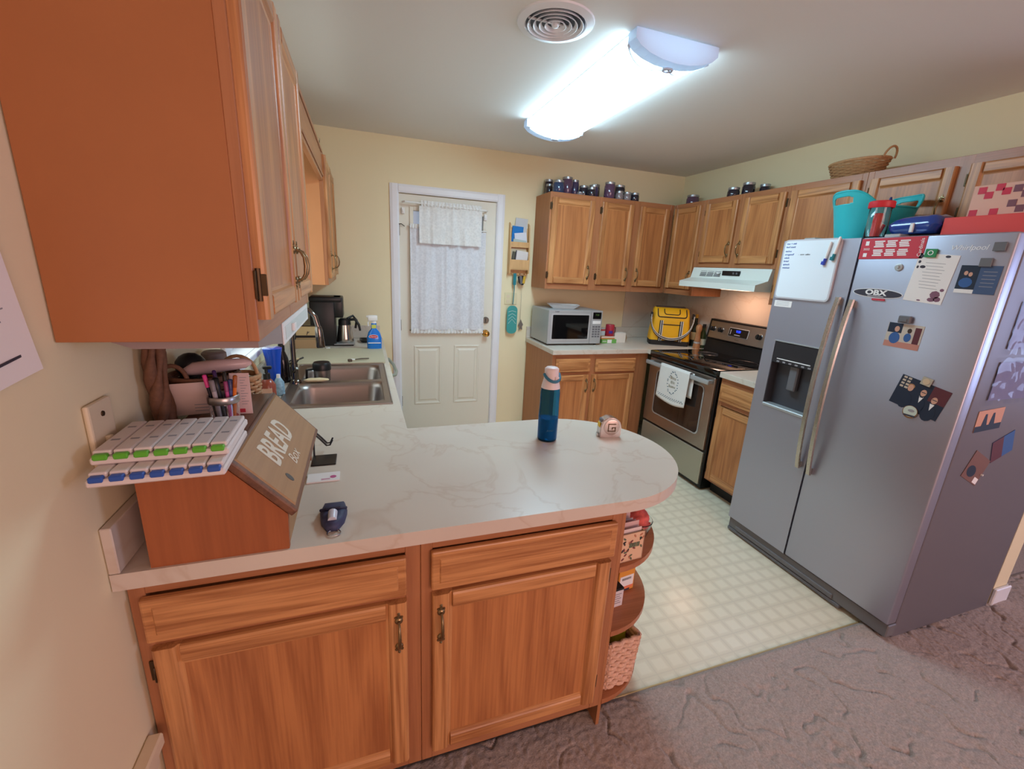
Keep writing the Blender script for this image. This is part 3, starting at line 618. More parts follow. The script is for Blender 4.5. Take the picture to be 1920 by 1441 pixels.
o = fthing('photo', 'snapshot of two people in blue at a table, under a grey clip', 'photo', 0.650, 1.341, 0.02)
slab('print', mat('photo_wall', c(196, 184, 170), 0.4), o, -0.064, -0.05, 0.064, 0.05)
slab('dark_background', navy, o, -0.062, 0.010, -0.010, 0.05, 0.0003, -0.0012); slab('table_top', mat('photo_table', c(190, 128, 112), 0.5), o, -0.064, -0.05, 0.064, -0.026, 0.0003, -0.0012); slab('red_chair', maroon, o, 0.036, -0.026, 0.058, 0.04, 0.0003, -0.0012)
disc('figure', blueprint, o, -0.030, -0.012, 0.020, 0.024, 0.0003, -0.0016, 14); disc('head', skin, o, -0.028, 0.026, 0.009, 0.012, 0.0003, -0.0016, 12); disc('figure', blueprint, o, 0.016, -0.004, 0.013, 0.018, 0.0003, -0.0016, 14); disc('head', mat('photo_hair', c(58, 40, 34), 0.5), o, 0.018, 0.024, 0.008, 0.010, 0.0003, -0.0016, 12)
o = fthing('clip', 'grey magnetic clip holding the snapshot with blue shirts', 'clip', 0.645, 1.408, 0, 0.0018); b = B(); b.box(-0.022, -0.016, -0.014, 0.022, 0, 0.016, 0.003); b.box(-0.012, -0.019, -0.008, 0.012, -0.015, 0.004, 0.001); b.obj('body', greyP, o)
o = fthing('photo', 'tilted photo of three people in dark formal clothes', 'photo', 0.764, 1.110, 0.19)
slab('print', navy, o, -0.088, -0.063, 0.088, 0.063); slab('dark_red_background', maroon, o, 0.030, 0.0, 0.088, 0.063, 0.0003, -0.0012)
for k in range(8): slab('window_light', mat('photo_light', c(196, 180, 160), 0.5) if k == 0 else bpy.data.materials['photo_light'], o, -0.080+0.017*(k % 2), 0.052-0.013*(k//2), -0.068+0.017*(k % 2), 0.060-0.013*(k//2), 0.0003, -0.0012)
for x, z, m in ((-0.040, 0.018, 'a'), (0.008, 0.018, 'b'), (0.052, 0.006, 'c')):
    disc('figure', navy, o, x, z-0.052, 0.024, 0.034, 0.0003, -0.0016, 14); disc('head', skin, o, x, z+0.004, 0.010, 0.014, 0.0004, -0.0016, 14)
    if m != 'a':
        b = B(); b.prism([(x-0.008, z-0.012), (x+0.008, z-0.012), (x, z-0.04)], -0.0022, -0.0019, 'xz'); b.obj('shirt_front', whiteink, o)
        slab('glasses', ink, o, x-0.008, z+0.004, x+0.008, z+0.007, 0.0002, -0.0020)
disc('hair', mat('photo_blond', c(170, 120, 80), 0.5), o, -0.040, 0.030, 0.012, 0.010, 0.0003, -0.0015, 12)
slab('bow_tie', ink, o, 0.002, 0.002, 0.014, 0.007, 0.0004, -0.0022)
o = fthing('fridge_magnet', 'square tan magnet on the top edge of the formal photo', 'magnet', 0.776, 1.178, 0.19, 0.003); slab('plate', mat('magnet_tan', c(176, 168, 150), 0.5), o, -0.017, -0.016, 0.017, 0.016, 0.004); disc('medallion', mat('medallion', c(206, 182, 150), 0.5), o, 0, 0, 0.012, 0.012, 0.001, -0.004)
o = fthing('fridge_magnet', 'round silver and pale green magnet on the lower edge of the formal photo', 'magnet', 0.752, 1.043, 0, 0.003); disc('rim', chrome, o, 0, 0, 0.027, 0.027, 0.003, 0, 24); disc('face', mat('magnet_pale', c(196, 206, 192), 0.4), o, 0, 0.002, 0.024, 0.023, 0.001, -0.003, 24); slab('banner', ink, o, -0.020, -0.019, 0.020, -0.012, 0.001, -0.0035); disc('figure_mark', greyink, o, 0.004, 0.006, 0.012, 0.006, 0.0005, -0.004, 10)
# side of the refrigerator
def sthing(name, label, cat, x, z, tilt=0, off=0.0):
    o = thing(name, label, cat, (x, FY2-FW+0.003-0.0008-off, z)); o.rotation_euler = (0, tilt, 0); return o
o = sthing('photo', 'orange photo with two dark silhouettes on the side of the refrigerator', 'photo', 2.842, 1.045, -0.06); slab('print', mat('photo_sunset', c(206, 150, 120), 0.5), o, -0.085, -0.045, 0.085, 0.045)
slab('dark_ground', navy, o, -0.085, -0.045, 0.085, -0.020, 0.0003, -0.0012)
for x in (-0.03, 0.02):
    b = B(); b.prism([(x-0.020, -0.03), (x+0.020, -0.03), (x+0.010, 0.012), (x+0.006, 0.028), (x-0.006, 0.028), (x-0.010, 0.012)], -0.0016, -0.0012, 'xz'); b.obj('silhouette', navy, o)
o = sthing('photo', 'tilted brown photo of a dog low on the refrigerator side', 'photo', 2.870, 0.830, 0.45); slab('print', mat('photo_brown', c(120, 84, 74), 0.5), o, -0.07, -0.06, 0.07, 0.06); disc('dog_shape', navy, o, -0.02, -0.02, 0.035, 0.025, 0.0003, -0.0012, 14); slab('pale_corner', whiteink, o, 0.03, -0.055, 0.066, -0.03, 0.0003, -0.0012)
o = sthing('photo', 'blue and brown photo beside the dog picture on the refrigerator side', 'photo', 3.010, 0.915, -0.35); slab('print', blueprint, o, -0.07, -0.05, 0.07, 0.05); slab('brown_half', maroon, o, -0.07, -0.05, 0.0, 0.05, 0.0003, -0.0012)
film = mat('glossy_film', c(120, 136, 190), 0.12, alpha=0.14, coat=1.0)  # clear plastic, tinted blue to paint in the bluish glare
for lab, x, z, hw, hh, sd in (('upper clear plastic pocket with crinkled glare on the refrigerator side', 2.93, 1.42, 0.16, 0.11, 1), ('lower clear plastic pocket with crinkled glare on the refrigerator side', 2.93, 1.205, 0.17, 0.095, 2)):
    o = sthing('plastic_pocket', lab, 'pocket', x, z, 0, 0.001)
    def pk(u, v, hw=hw, hh=hh, sd=sd):
        return ((u*2-1)*hw, -0.004-0.012*abs(mnoise.noise(Vector((u*5, v*3.5, sd*3.3)))), (v*2-1)*hh)
    grid(pk, 26, 18).obj('film', film, o, smooth=180)
    grid(lambda u, v, hw=hw, hh=hh: ((u*2-1)*hw*0.9, -0.002, (v*2-1)*hh*0.8), 2, 2).obj('insert_sheet', mat('insert_%d' % sd, c(120, 116, 150), 0.6), o)  # blue-grey sheet colour carries the same painted glare
b = B(); b.lathe([(0.004, 0), (0.004, 0.008)], 8, M=MF); o = sthing('push_magnet', 'tiny white round magnet below the photos on the refrigerator side', 'magnet', 2.925, 0.795); b.obj('knob', whiteP, o)

# ---------------- range ----------------
RX0 = 2.796
rg = thing('range', 'stainless electric range with black glass cooktop and oven window', 'range', (RX0, 2.1155, 0), RZ)
RW = 0.757
b = B(); b.box(0.0, 0.022, 0.02, RW, 0.632, 0.895, 0.003); b.obj('body', mat('range_black_enamel', c(22, 22, 23), 0.3), rg)
b = B(); b.box(0.0, -0.004, 0.872, RW, 0.60, 0.921, 0.006, 2); ct = b.obj('cooktop', blackG, rg, smooth=40)
ringm = mat('burner_ring', c(58, 58, 60), 0.3)
for x, y, r in ((0.19, 0.15, 0.10), (0.56, 0.15, 0.085), (0.19, 0.43, 0.08), (0.56, 0.43, 0.10)):
    b = B(); b.tube([(x+r*math.cos(2*PI*k/28), y+r*math.sin(2*PI*k/28), 0.9208) for k in range(28)], 0.0009, 4, True); b.obj('burner_ring', ringm, ct)
od = B(); od.box(0.012, 0.0, 0.318, RW-0.012, 0.03, 0.862, 0.004); od = od.obj('oven_door', rangeS, rg)
b = B(); b.prism([(x, z) for x, z, _ in rrect(0.272, 0.188, 0.035, 0, 0.395, 0.595)], -0.003, 0.002, 'xz'); b.obj('window_trim', silverP, od)
b = B(); b.prism([(x, z) for x, z, _ in rrect(0.262, 0.178, 0.030, 0, 0.395, 0.595)], -0.0045, 0.0, 'xz'); b.obj('oven_window', mat('oven_glass', c(48, 40, 36), 0.08, coat=0.4), od)
b = B(); b.box(0.02, -0.052, 0.812, RW-0.02, -0.034, 0.845, 0.006, 2); b.box(0.03, -0.036, 0.818, 0.06, 0.0, 0.84); b.box(RW-0.06, -0.036, 0.818, RW-0.03, 0.0, 0.84); b.obj('oven_handle', silverP, od, smooth=40)
b = B(); b.box(0.012, 0.004, 0.045, RW-0.012, 0.03, 0.300, 0.004); b.obj('storage_drawer', mat('drawer_stainless', c(178, 176, 160), 0.35, 0.7), rg)
b = B(); b.box(0.02, 0.05, 0.0, RW-0.02, 0.6, 0.03); b.obj('kick_base', blackP, rg)
b = B(); b.prism([(0.555, 0.92), (0.632, 0.92), (0.632, 1.192), (0.585, 1.192), (0.560, 1.03), (0.575, 1.02)], 0.0, RW, 'yz'); bg = b.obj('backguard', bpy.data.materials['range_black_enamel'], rg)
def bgp(z): return 0.560+(z-1.03)/(1.192-1.03)*0.025
tiltb = math.atan2(0.025, 0.162)
cp = B(); cp.loft([[(0.022, bgp(1.035)-0.001, 1.035), (RW-0.022, bgp(1.035)-0.001, 1.035), (RW-0.022, bgp(1.178)-0.001, 1.178), (0.022, bgp(1.178)-0.001, 1.178)], [(0.024, bgp(1.037)-0.006, 1.037), (RW-0.024, bgp(1.037)-0.006, 1.037), (RW-0.024, bgp(1.176)-0.006, 1.176), (0.024, bgp(1.176)-0.006, 1.176)]], cap0=False)
cp = cp.obj('control_panel', rangeS, bg)
MK = lambda x, z: Matrix.Translation((x, bgp(z)-0.006, z)) @ Matrix.Rotation(PI/2-tiltb, 4, 'X')
for x in (0.060, 0.150, 0.535, 0.640):
    b = B(); b.lathe([(0.027, 0), (0.027, 0.003)], 18, M=MK(x, 1.112)); kb = b.obj('knob', chrome, cp, smooth=40)
    b = B(); b.lathe([(0.022, 0.003), (0.020, 0.022)], 16, M=MK(x, 1.112)); b.box(-0.005, -0.02, 0.02, 0.005, 0.02, 0.030, 0.002, M=MK(x, 1.112)); b.obj('knob_grip', blackP, kb, smooth=40)
b = B(); b.box(0.235, -0.036, -0.0, 0.435, 0.036, 0.004, 0.002, M=MK(0, 1.112)); b.obj('display_bezel', silverP, cp)
b = B(); b.box(0.241, -0.032, 0.003, 0.429, 0.032, 0.0055, M=MK(0, 1.112)); ds = b.obj('display', blackG, cp)
text('9:20', 0.026, mat('clock_digits', c(30, 60, 255), 0.5, emit=c(20, 50, 255), estr=4), ds, MK(0.335, 1.122) @ Vector((0, 0, 0.006)), (PI/2-tiltb, 0, 0), 'clock_digits')
b = B(); b.box(0.30, -0.022, 0.0055, 0.36, -0.016, 0.006, M=MK(0, 1.112)); b.box(0.255, -0.02, 0.0055, 0.262, 0.02, 0.006, M=MK(0, 1.112)); b.obj('key_legends', greyink, ds)
text('Whirlpool', 0.011, mat('range_logo', c(120, 110, 100), 0.4, 0.5), cp, MK(0.335, 1.055) @ Vector((0, 0, 0.001)), (PI/2-tiltb, 0, 0), 'logo')
# dish towel over the oven handle
tw = thing('dish_towel', 'white printed dish towel hanging over the oven handle', 'towel', (RX0, 2.1155, 0), RZ)
def towel_front(u, v):
    x = 0.225+u*0.335-0.01*(1-v)+0.02*(1-v)*u*0; z = 0.852-(1-v)*(0.285-0.02*abs(2*u-1.1)**2)
    y = -0.0565-0.004*math.sin(u*9+1)*(1-v)-0.012*(1-v)**2*math.sin(u*3)
    return (x, y, z)
tf = grid(towel_front, 28, 20).obj('cloth', mat('towel_cotton', c(226, 222, 216), 0.95, bump=0.4, bscale=600), tw, smooth=180, solid=0.0015)
def towel_top(u, v):
    a = PI*v; return (0.225+u*0.335, -0.043-0.0135*math.cos(PI-a)*-1 if False else -0.043+0.0135*math.cos(a)*-1, 0.852+0.006*math.sin(a))
grid(towel_top, 14, 8).obj('fold', tf.data.materials[0], tw, smooth=180, solid=0.0015)
grid(lambda u, v: (0.245+u*0.335, -0.0285-0.003*math.sin(u*7), 0.852-(1-v)*0.19), 14, 8).obj('back_flap', tf.data.materials[0], tw, smooth=180, solid=0.0015)
tb = mat('towel_print', c(96, 116, 126), 0.9)
def tprint(name, x, z, m=tb, w=0.01, h=0.006):
    u = (x-0.225)/0.335; v = 1-(0.852-z)/0.285; y = towel_front(u, v)[1]-0.0014
    b = B(); b.prism([(x+w*math.cos(k*PI/4), z+h*math.sin(k*PI/4)) for k in range(8)], y-0.0004, y, 'xz'); b.obj(name, m, tf)
for k in range(26):
    a = 2*PI*k/26; tprint('wreath_leaf', 0.395+0.058*math.cos(a)+random.uniform(-.006, .006), 0.735+0.085*math.sin(a)+random.uniform(-.006, .006), tb, 0.007, 0.004)
for k, s in enumerate(('Bless', 'this', 'home')):
    z = 0.775-k*0.034; v = 1-(0.852-z)/0.285
    text(s, 0.034, mat('towel_lettering', c(168, 160, 140), 0.9) if k == 0 else bpy.data.materials['towel_lettering'], tf, (0.395, towel_front(0.5, v)[1]-0.0035, z), RX90)
for k in range(26):
    for j in range(2):
        if (k+j) % 2 == 0: tprint('check_border', 0.245+k*0.0115, 0.612-j*0.010+0.01*abs(k/13-1), tb, 0.005, 0.0045)

# ---------------- range hood ----------------
hd = thing('range_hood', 'white under-cabinet range hood with slanted front above the range', 'range hood', (2.985, 2.1175, 0), RZ)
hoodM = mat('hood_enamel', c(226, 230, 222), 0.3)
HW = 0.754
b = B(); b.prism([(0.0, 1.458), (0.0, 1.500), (0.105, 1.530), (0.125, 1.610), (0.455, 1.610), (0.455, 1.458)], 0, HW, 'yz'); hb = b.obj('canopy', hoodM, hd)
for x in (0.10, 0.175, 0.25):
    b = B()
    for k in range(4): b.box(x, 0.106+k*0.004, 1.545+k*0.011, x+0.065, 0.109+k*0.004, 1.552+k*0.011)
    b.obj('vent_louver', greyP, hd)
b = B(); b.box(0.335, 0.105, 1.555, 0.50, 0.118, 1.590, 0.002); sw = b.obj('switch_panel', blackP, hd)
for x in (0.44, 0.47):
    b = B(); b.box(x, 0.100, 1.566, x+0.015, 0.106, 1.580, 0.002); b.obj('rocker_switch', greyP, sw)
b = B(); b.lathe([(0.011, 0), (0.010, 0.012)], 14, M=Matrix.Translation((0.30, 0.108, 1.572)) @ MF); b.obj('light_knob', whiteP, hd, smooth=40)
b = B(); b.box(0.25, 0.20, 1.450, 0.50, 0.34, 1.4575); b.obj('lamp_lens', mat('lamp_lens', c(255, 226, 200), 0.4, emit=(1, 0.62, 0.42, 1), estr=4), hd)
hl = area('range_hood_lamp', (3.22, 1.74, 1.445), (0, 0, 0), 0.12, 0.30, 1.5, (1.0, 0.58, 0.42))

# ---------------- ceiling light and vent ----------------
lf = thing('ceiling_light', 'long fluorescent ceiling fixture with white diffuser and decorative end caps', 'light fixture', (1.712, 1.39, H))
LL = 0.62
def prof_d(hw, dep, n=9): return [(-hw, -0.004)]+[(hw*math.sin(-PI/2*0.86+PI*0.86*k/(n-1))/math.sin(PI/2*0.86), -dep*(0.42+0.58*math.cos(-PI/2+PI*k/(n-1)))) for k in range(n)]+[(hw, -0.004)]
b = B(); b.prism(prof_d(0.180, 0.084), -LL+0.05, LL-0.05, 'xz'); b.obj('diffuser', mat('diffuser_glow', c(240, 250, 255), 0.4, emit=(0.54, 0.83, 1.0, 1), estr=22.0), lf)
capM, _N, _L, _p = newmat('fixture_cap')
_p.inputs['Base Color'].default_value = c(196, 206, 220); _p.inputs['Roughness'].default_value = 0.5
_t = _N.new('ShaderNodeBsdfTranslucent'); _t.inputs[0].default_value = c(214, 224, 236)
_m = _N.new('ShaderNodeMixShader'); _m.inputs[0].default_value = 0.03
_L.new(_p.outputs[0], _m.inputs[1]); _L.new(_t.outputs[0], _m.inputs[2]); _L.new(_m.outputs[0], _N['Material Output'].inputs['Surface'])
for q in (-1, 1):
    b = B(); b.box(q*0.184-0.002, -LL+0.05, -0.007, q*0.184+0.002, LL-0.05, -0.001); b.obj('side_rail', whiteP, lf)
for s in (-1, 1):
    b = B(); pr_ = prof_d(0.196, 0.094); b.loft([[(u, s*(LL-0.058), v) for u, v in pr_], [(u, s*LL, v) for u, v in pr_]], cap0=False); e = b.obj('end_cap', capM, lf)
    for q in (-1, 1):
        pts = [(q*0.196*t2, s*(LL-0.052-0.055*math.sin(PI*min(1, t2*1.0))), -0.090*(0.42+0.58*math.cos(t2*PI/2*0.96))-0.004) for t2 in [k/10 for k in range(11)]]
        b = B(); b.tube(pts, 0.005, 6); b.obj('scroll_trim', capM, e)
    b = B(); b.tube([(0.022*math.cos(2*PI*k/18), s*(LL-0.056)+0.015*math.sin(2*PI*k/18), -0.097) for k in range(18)], 0.005, 6, True); b.obj('scroll_ring', capM, e)
vt = thing('ceiling_vent', 'round white ceiling air vent with concentric louvers', 'vent', (1.229, 0.885, H))
b = B(); b.lathe([(0.148, 0), (0.146, -0.006), (0.118, -0.012), (0.112, -0.004), (0.112, 0.0)], 36, cap0=False, cap1=False); b.obj('flange', whiteT, vt, smooth=40)
b = B(); b.lathe([(0.112, -0.001), (0.01, -0.001)], 36, cap0=False); b.obj('duct', mat('duct_dark', c(96, 104, 112), 0.7), vt)
for r in (0.096, 0.074, 0.052, 0.030):
    b = B(); b.lathe([(r, -0.004), (r+0.010, -0.016), (r+0.012, -0.015), (r+0.003, -0.003)], 32, cap0=False, cap1=False); b.obj('louver_ring', whiteT, vt, smooth=40)
b = B(); b.lathe([(0.018, -0.003), (0.012, -0.016), (0.004, -0.018)], 20); b.obj('centre_cone', whiteT, vt, smooth=40)
b = B(); b.box(-0.11, -0.004, -0.008, 0.11, 0.004, -0.003); b.obj('spreader_bar', whiteT, vt)

# ---------------- microwave and its dish ----------------
mw = thing('microwave', 'silver countertop microwave with black window', 'microwave', (1.945, 2.375, ZC))
b = B(); b.box(0, 0.016, 0.014, 0.505, 0.385, 0.298, 0.006, 2); b.obj('case', silverP, mw)
b = B(); b.box(0, 0, 0.014, 0.398, 0.018, 0.298, 0.005, 2); md = b.obj('door', silverP, mw)
b = B(); b.prism([(x, z) for x, z, _ in rrect(0.181, 0.113, 0.012, 0, 0.205, 0.158)], -0.003, 0.0, 'xz'); b.obj('window_frame', mat('mw_frame', c(196, 198, 198), 0.35, 0.4), md)
b = B(); b.prism([(x, z) for x, z, _ in rrect(0.168, 0.101, 0.006, 0, 0.205, 0.158)], -0.004, -0.001, 'xz'); b.obj('window', blackG, md)
b = B(); b.box(0.400, 0, 0.014, 0.505, 0.018, 0.298, 0.005, 2); cpn = b.obj('control_panel', silverP, mw)
b = B(); b.box(0.412, -0.002, 0.228, 0.492, 0.0, 0.284, 0.0006); dsp = b.obj('display', blackG, cpn)
text('7:50', 0.02, mat('green_digits', c(90, 130, 60), 0.5), dsp, (0.452, -0.0023, 0.262), RX90)
for j in range(5):
    for i in range(3):
        b = B(); b.box(0.416+i*0.027, -0.0012, 0.070+j*0.021, 0.436+i*0.027, 0.0, 0.083+j*0.021); b.obj('key', greyP if j < 5 else whiteP, cpn)
b = B(); b.box(0.414, -0.002, 0.186, 0.49, 0.0, 0.212, 0.0006); b.obj('start_button', whiteP, cpn)
text('SHARP', 0.013, ink, md, (0.075, -0.0005, 0.284), RX90)
for x in (0.03, 0.475):
    for y in (0.04, 0.35):
        b = B(); b.lathe([(0.012, 0), (0.012, 0.016)], 10, cx=x, cy=y); b.obj('foot', blackP, mw)
di = thing('serving_dish', 'white flared rectangular serving dish on top of the microwave', 'dish', (2.155, 2.56, ZC+0.298), -0.35)
b = B(); b.loft([rrect(0.095, 0.055, 0.012, 0.0), rrect(0.135, 0.085, 0.014, 0.032), rrect(0.140, 0.090, 0.014, 0.034), rrect(0.128, 0.080, 0.012, 0.030), rrect(0.088, 0.050, 0.010, 0.006)]); b.obj('bowl', mat('porcelain', c(232, 230, 228), 0.2), di, smooth=40)

# ---------------- sink, faucet ----------------
sk = thing('sink', 'stainless double-bowl drop-in kitchen sink', 'sink', (0.368, 1.41, ZC))
b = B(); ox, oy = 0.238, 0.410
by = ((-0.365, -0.02), (0.02, 0.365)); bx = (-0.190, 0.205)
rim = [(-ox, -oy, bx[0], oy), (bx[1], -oy, ox, oy), (bx[0], -oy, bx[1], by[0][0]), (bx[0], by[0][1], bx[1], by[1][0]), (bx[0], by[1][1], bx[1], oy)]
for x0, y0, x1, y1 in rim: b.box(x0, y0, 0.0005, x1, y1, 0.005)
b.obj('rim', sinkS, sk)
b = B(); b.tube([(x, y, 0.004) for x, y, _ in rrect(ox-0.004, oy-0.004, 0.02, 0)], 0.004, 6, True); b.obj('rolled_edge', sinkS, sk, smooth=60)
for y0, y1 in by:
    cxm, cym = (bx[0]+bx[1])/2, (y0+y1)/2; hx, hy = (bx[1]-bx[0])/2, (y1-y0)/2
    b = B(); b.loft([rrect(hx, hy, 0.002, 0.0045, cxm, cym), rrect(hx-0.003, hy-0.003, 0.05, 0.002, cxm, cym), rrect(hx-0.012, hy-0.012, 0.06, -0.02, cxm, cym), rrect(hx-0.020, hy-0.020, 0.06, -0.15, cxm, cym), rrect(hx-0.05, hy-0.05, 0.05, -0.175, cxm, cym)], cap0=False)
    bw = b.obj('bowl', sinkS, sk, smooth=50)
    b = B(); b.lathe([(0.04, -0.174), (0.036, -0.172), (0.02, -0.176)], 20, cx=cxm, cy=cym); b.obj('drain', chrome, bw, smooth=40)
fc = thing('faucet', 'dark chrome gooseneck pull-down kitchen faucet', 'faucet', (0.158, 1.41, ZC+0.005))
dchrome = mat('dark_chrome', c(120, 112, 104), 0.15, 1.0)
b = B(); b.lathe([(0.028, 0), (0.026, 0.012), (0.017, 0.020), (0.016, 0.10)], 18); b.obj('base', dchrome, fc, smooth=40)
b = B(); b.tube([(0, 0, 0.08), (0, 0, 0.30), (0.012, 0, 0.345), (0.045, 0.0, 0.375), (0.085, 0.0, 0.365), (0.110, 0, 0.335), (0.122, 0, 0.28)], 0.012, 12); b.obj('spout', dchrome, fc, smooth=60)
b = B(); b.lathe([(0.014, 0.0), (0.018, -0.02), (0.021, -0.10), (0.019, -0.105)], 16, M=Matrix.Translation((0.122, 0, 0.285)) @ Matrix.Rotation(-0.06, 4, 'Y')); b.obj('spray_head', dchrome, fc, smooth=40)
b = B(); b.tube([(0, -0.015, 0.06), (0, -0.035, 0.065), (0.02, -0.06, 0.09)], 0.006, 8); b.obj('lever', dchrome, fc, smooth=60)
# ---------------- peninsula objects ----------------
t = thing('water_bottle', 'tall translucent blue water bottle with pale lid and loop on the peninsula', 'bottle', (1.136, 0.475, ZC))
bluePl = mat('blue_tritan', c(54, 134, 184), 0.06, trans=0.92, ior=1.15)
b = B(); b.lathe([(0.034, 0.0), (0.037, 0.006), (0.0375, 0.10), (0.036, 0.15), (0.0365, 0.185), (0.034, 0.205)], 24); b.obj('body', bluePl, t, smooth=50)
b = B(); b.lathe([(0.031, 0.006), (0.034, 0.010), (0.034, 0.088), (0.02, 0.088)], 22); b.obj('water', mat('water_blue', c(60, 160, 206), 0.1, trans=0.5), t, smooth=50)
lidM = mat('pale_pink_lid', c(226, 208, 206), 0.4)
b = B(); b.lathe([(0.035, 0.203), (0.034, 0.210), (0.028, 0.235), (0.026, 0.262), (0.026, 0.275), (0.020, 0.280)], 22); ld = b.obj('lid', lidM, t, smooth=50)
b = B(); b.box(0.002, -0.030, 0.235, 0.018, -0.022, 0.25, 0.002); b.obj('latch', lidM, ld)
b = B(); pts = [(0.029*math.cos(a), -0.034*math.sin(a)*1.05, 0.255-0.022*math.sin(a)) for a in [PI*k/14 for k in range(15)]]
b.tube(pts, 0.0055, 8); b.obj('carry_loop', mat('slate_blue', c(52, 112, 138), 0.45), t, smooth=60)
text('Avex', 0.014, mat('print_teal', c(20, 80, 100), 0.5), t, (-0.006, -0.0376, 0.048), RX90)
t = thing('tape_measure', 'chrome tape measure with yellow label on the rounded peninsula end', 'tape measure', (1.392, 0.455, ZC), -0.20)
b = B(); prof = [(-0.043, 0.004), (-0.043, 0.040), (-0.036, 0.068), (-0.016, 0.082), (0.012, 0.080), (0.034, 0.066), (0.042, 0.046), (0.042, 0.006), (0.036, 0), (-0.038, 0)]
b.prism(prof, -0.020, 0.020, 'xz'); bmesh.ops.bevel(b.bm, geom=list(b.bm.edges), offset=0.003, segments=2, affect='EDGES'); b.obj('case', mat('tape_chrome', c(200, 190, 186), 0.2, 0.9), t, smooth=50)
b = B(); b.lathe([(0.031, 0), (0.031, 0.0015), (0.029, 0.002)], 28, M=Matrix.Translation((0.002, -0.020, 0.042)) @ MF); b.obj('side_disc', mat('tape_face', c(206, 186, 178), 0.25, 0.7), t, smooth=40)
gl = mat('gold_print', c(96, 72, 48), 0.4)
b = B()
for x0, z0, x1, z1 in ((-0.014, 0.026, -0.010, 0.058), (-0.014, 0.054, 0.018, 0.058), (-0.014, 0.026, 0.018, 0.030), (0.014, 0.026, 0.018, 0.044), (0.002, 0.040, 0.018, 0.044), (0.002, 0.034, 0.006, 0.044)): b.box(x0, -0.0230, z0, x1, -0.0218, z1)
b.obj('logo', gl, t)
b = B(); b.box(-0.0445, -0.012, 0.040, -0.0425, 0.012, 0.058); b.obj('yellow_label', mat('label_yellow', c(232, 190, 40), 0.5), t)
b = B(); b.box(-0.041, -0.013, 0.060, -0.030, 0.013, 0.074, 0.003); b.obj('thumb_lock', greyP, t)
b = B(); b.box(-0.050, -0.008, 0.002, -0.043, 0.008, 0.014, 0.001); b.obj('tape_hook', chrome, t)
# bread box
t = thing('bread_box', 'wooden bread box with slanted lid lettered BREAD on the worktop', 'bread box', (0.068, 0.006, ZC))
bbM = wood('bread_box_wood', c(164, 92, 50), c(136, 72, 38), 'z', rough=0.5, contrast=0.5); bbT = wood('bread_box_lid', c(168, 126, 84), c(146, 104, 66), 'y', rough=0.5, contrast=0.4)
bbD = wood('bread_box_edge', c(120, 78, 54), c(92, 58, 42), 'y', rough=0.5)
side = [(0.0, 0.0), (0.252, 0.0), (0.255, 0.085), (0.150, 0.205), (0.0, 0.205)]
for y0, y1 in ((0.0, 0.014), (0.456, 0.470)):
    b = B(); b.prism(side, y0, y1, 'xz'); b.obj('side_panel', bbM, t)
b = B(); b.box(0.0, 0.014, 0.0, 0.240, 0.456, 0.012); b.box(0.0, 0.014, 0.0, 0.012, 0.456, 0.205); b.obj('back_panel', bbM, t)
b = B(); b.box(0.240, 0.014, 0.0, 0.250, 0.456, 0.083); b.obj('front_rail', bbT, t)
b = B(); b.box(-0.004, -0.006, 0.205, 0.160, 0.476, 0.222, 0.003); b.obj('top_board', bbD, t)
ang = math.atan2(0.205-0.085, 0.255-0.150)
ML = Matrix.Translation((0.150, 0, 0.211)) @ Matrix.Rotation(ang, 4, 'Y')
LLn = 0.172
b = B(); b.box(-0.004, -0.008, 0.0, LLn, 0.478, 0.018, 0.004, 2, M=ML); lid = b.obj('lid', bbD, t)
b = B(); b.loft([[tuple(ML @ Vector((x, y, 0.0178))) for x, y in ((0.004, 0.004), (LLn-0.010, 0.004), (LLn-0.010, 0.466), (0.004, 0.466))], [tuple(ML @ Vector((x, y, 0.0205))) for x, y in ((0.008, 0.008), (LLn-0.014, 0.008), (LLn-0.014, 0.462), (0.008, 0.462))]]); b.obj('lid_face', bbT, lid)
rot = (ML.to_3x3() @ Matrix.Rotation(PI/2, 3, 'Z')).to_euler()
wl = mat('bread_lettering', c(216, 204, 184), 0.6)
text('BREAD', 0.092, wl, lid, ML @ Vector((0.068, 0.205, 0.0212)), rot, bold=0.002, sx=0.76)
text('Box', 0.042, wl, lid, ML @ Vector((0.122, 0.200, 0.0212)), rot, shear=0.3)
b = B(); b.loft([[tuple(ML @ Vector((0.128+0.013*math.cos(2*PI*k/10), 0.090+0.009*math.sin(2*PI*k/10), z))) for k in range(10)] for z in (0.0195, 0.0212)]); b.obj('wood_knot', mat('knot', c(84, 78, 74), 0.6), lid)
# pill organizers
def pill(label, loc, tabm, rz, w=0.205, dp=0.135):
    t = thing('pill_organizer', label, 'pill organizer', loc, rz)
    tr = mat('pill_clear', c(222, 210, 206), 0.3) if 'pill_clear' not in bpy.data.materials else bpy.data.materials['pill_clear']
    b = B(); b.box(0, 0, 0, w, dp, 0.014, 0.003); b.obj('tray', tr, t)
    for k in range(7):
        x0 = 0.002+k*(w-0.004)/7; x1 = x0+(w-0.004)/7-0.002
        b = B(); b.box(x0, 0.010, 0.014, x1, dp-0.004, 0.024, 0.003, 2); l = b.obj('compartment_lid', tr, t)
        b = B(); b.box(x0+0.003, -0.002, 0.009, x1-0.003, 0.010, 0.020, 0.002); b.obj('tab', tabm, l)
        for j in (0.35, 0.75):
            b = B(); b.box(x0+0.007, dp*j, 0.0238, x1-0.007, dp*j+0.007, 0.0243); b.obj('day_mark', greyink, l)
    return t
BT = ZC+0.222
pill('lower clear pill organizer with blue tabs on the bread box', (0.034, -0.070, BT), mat('tab_blue', c(46, 86, 168), 0.4), 0.03, 0.205, 0.20)
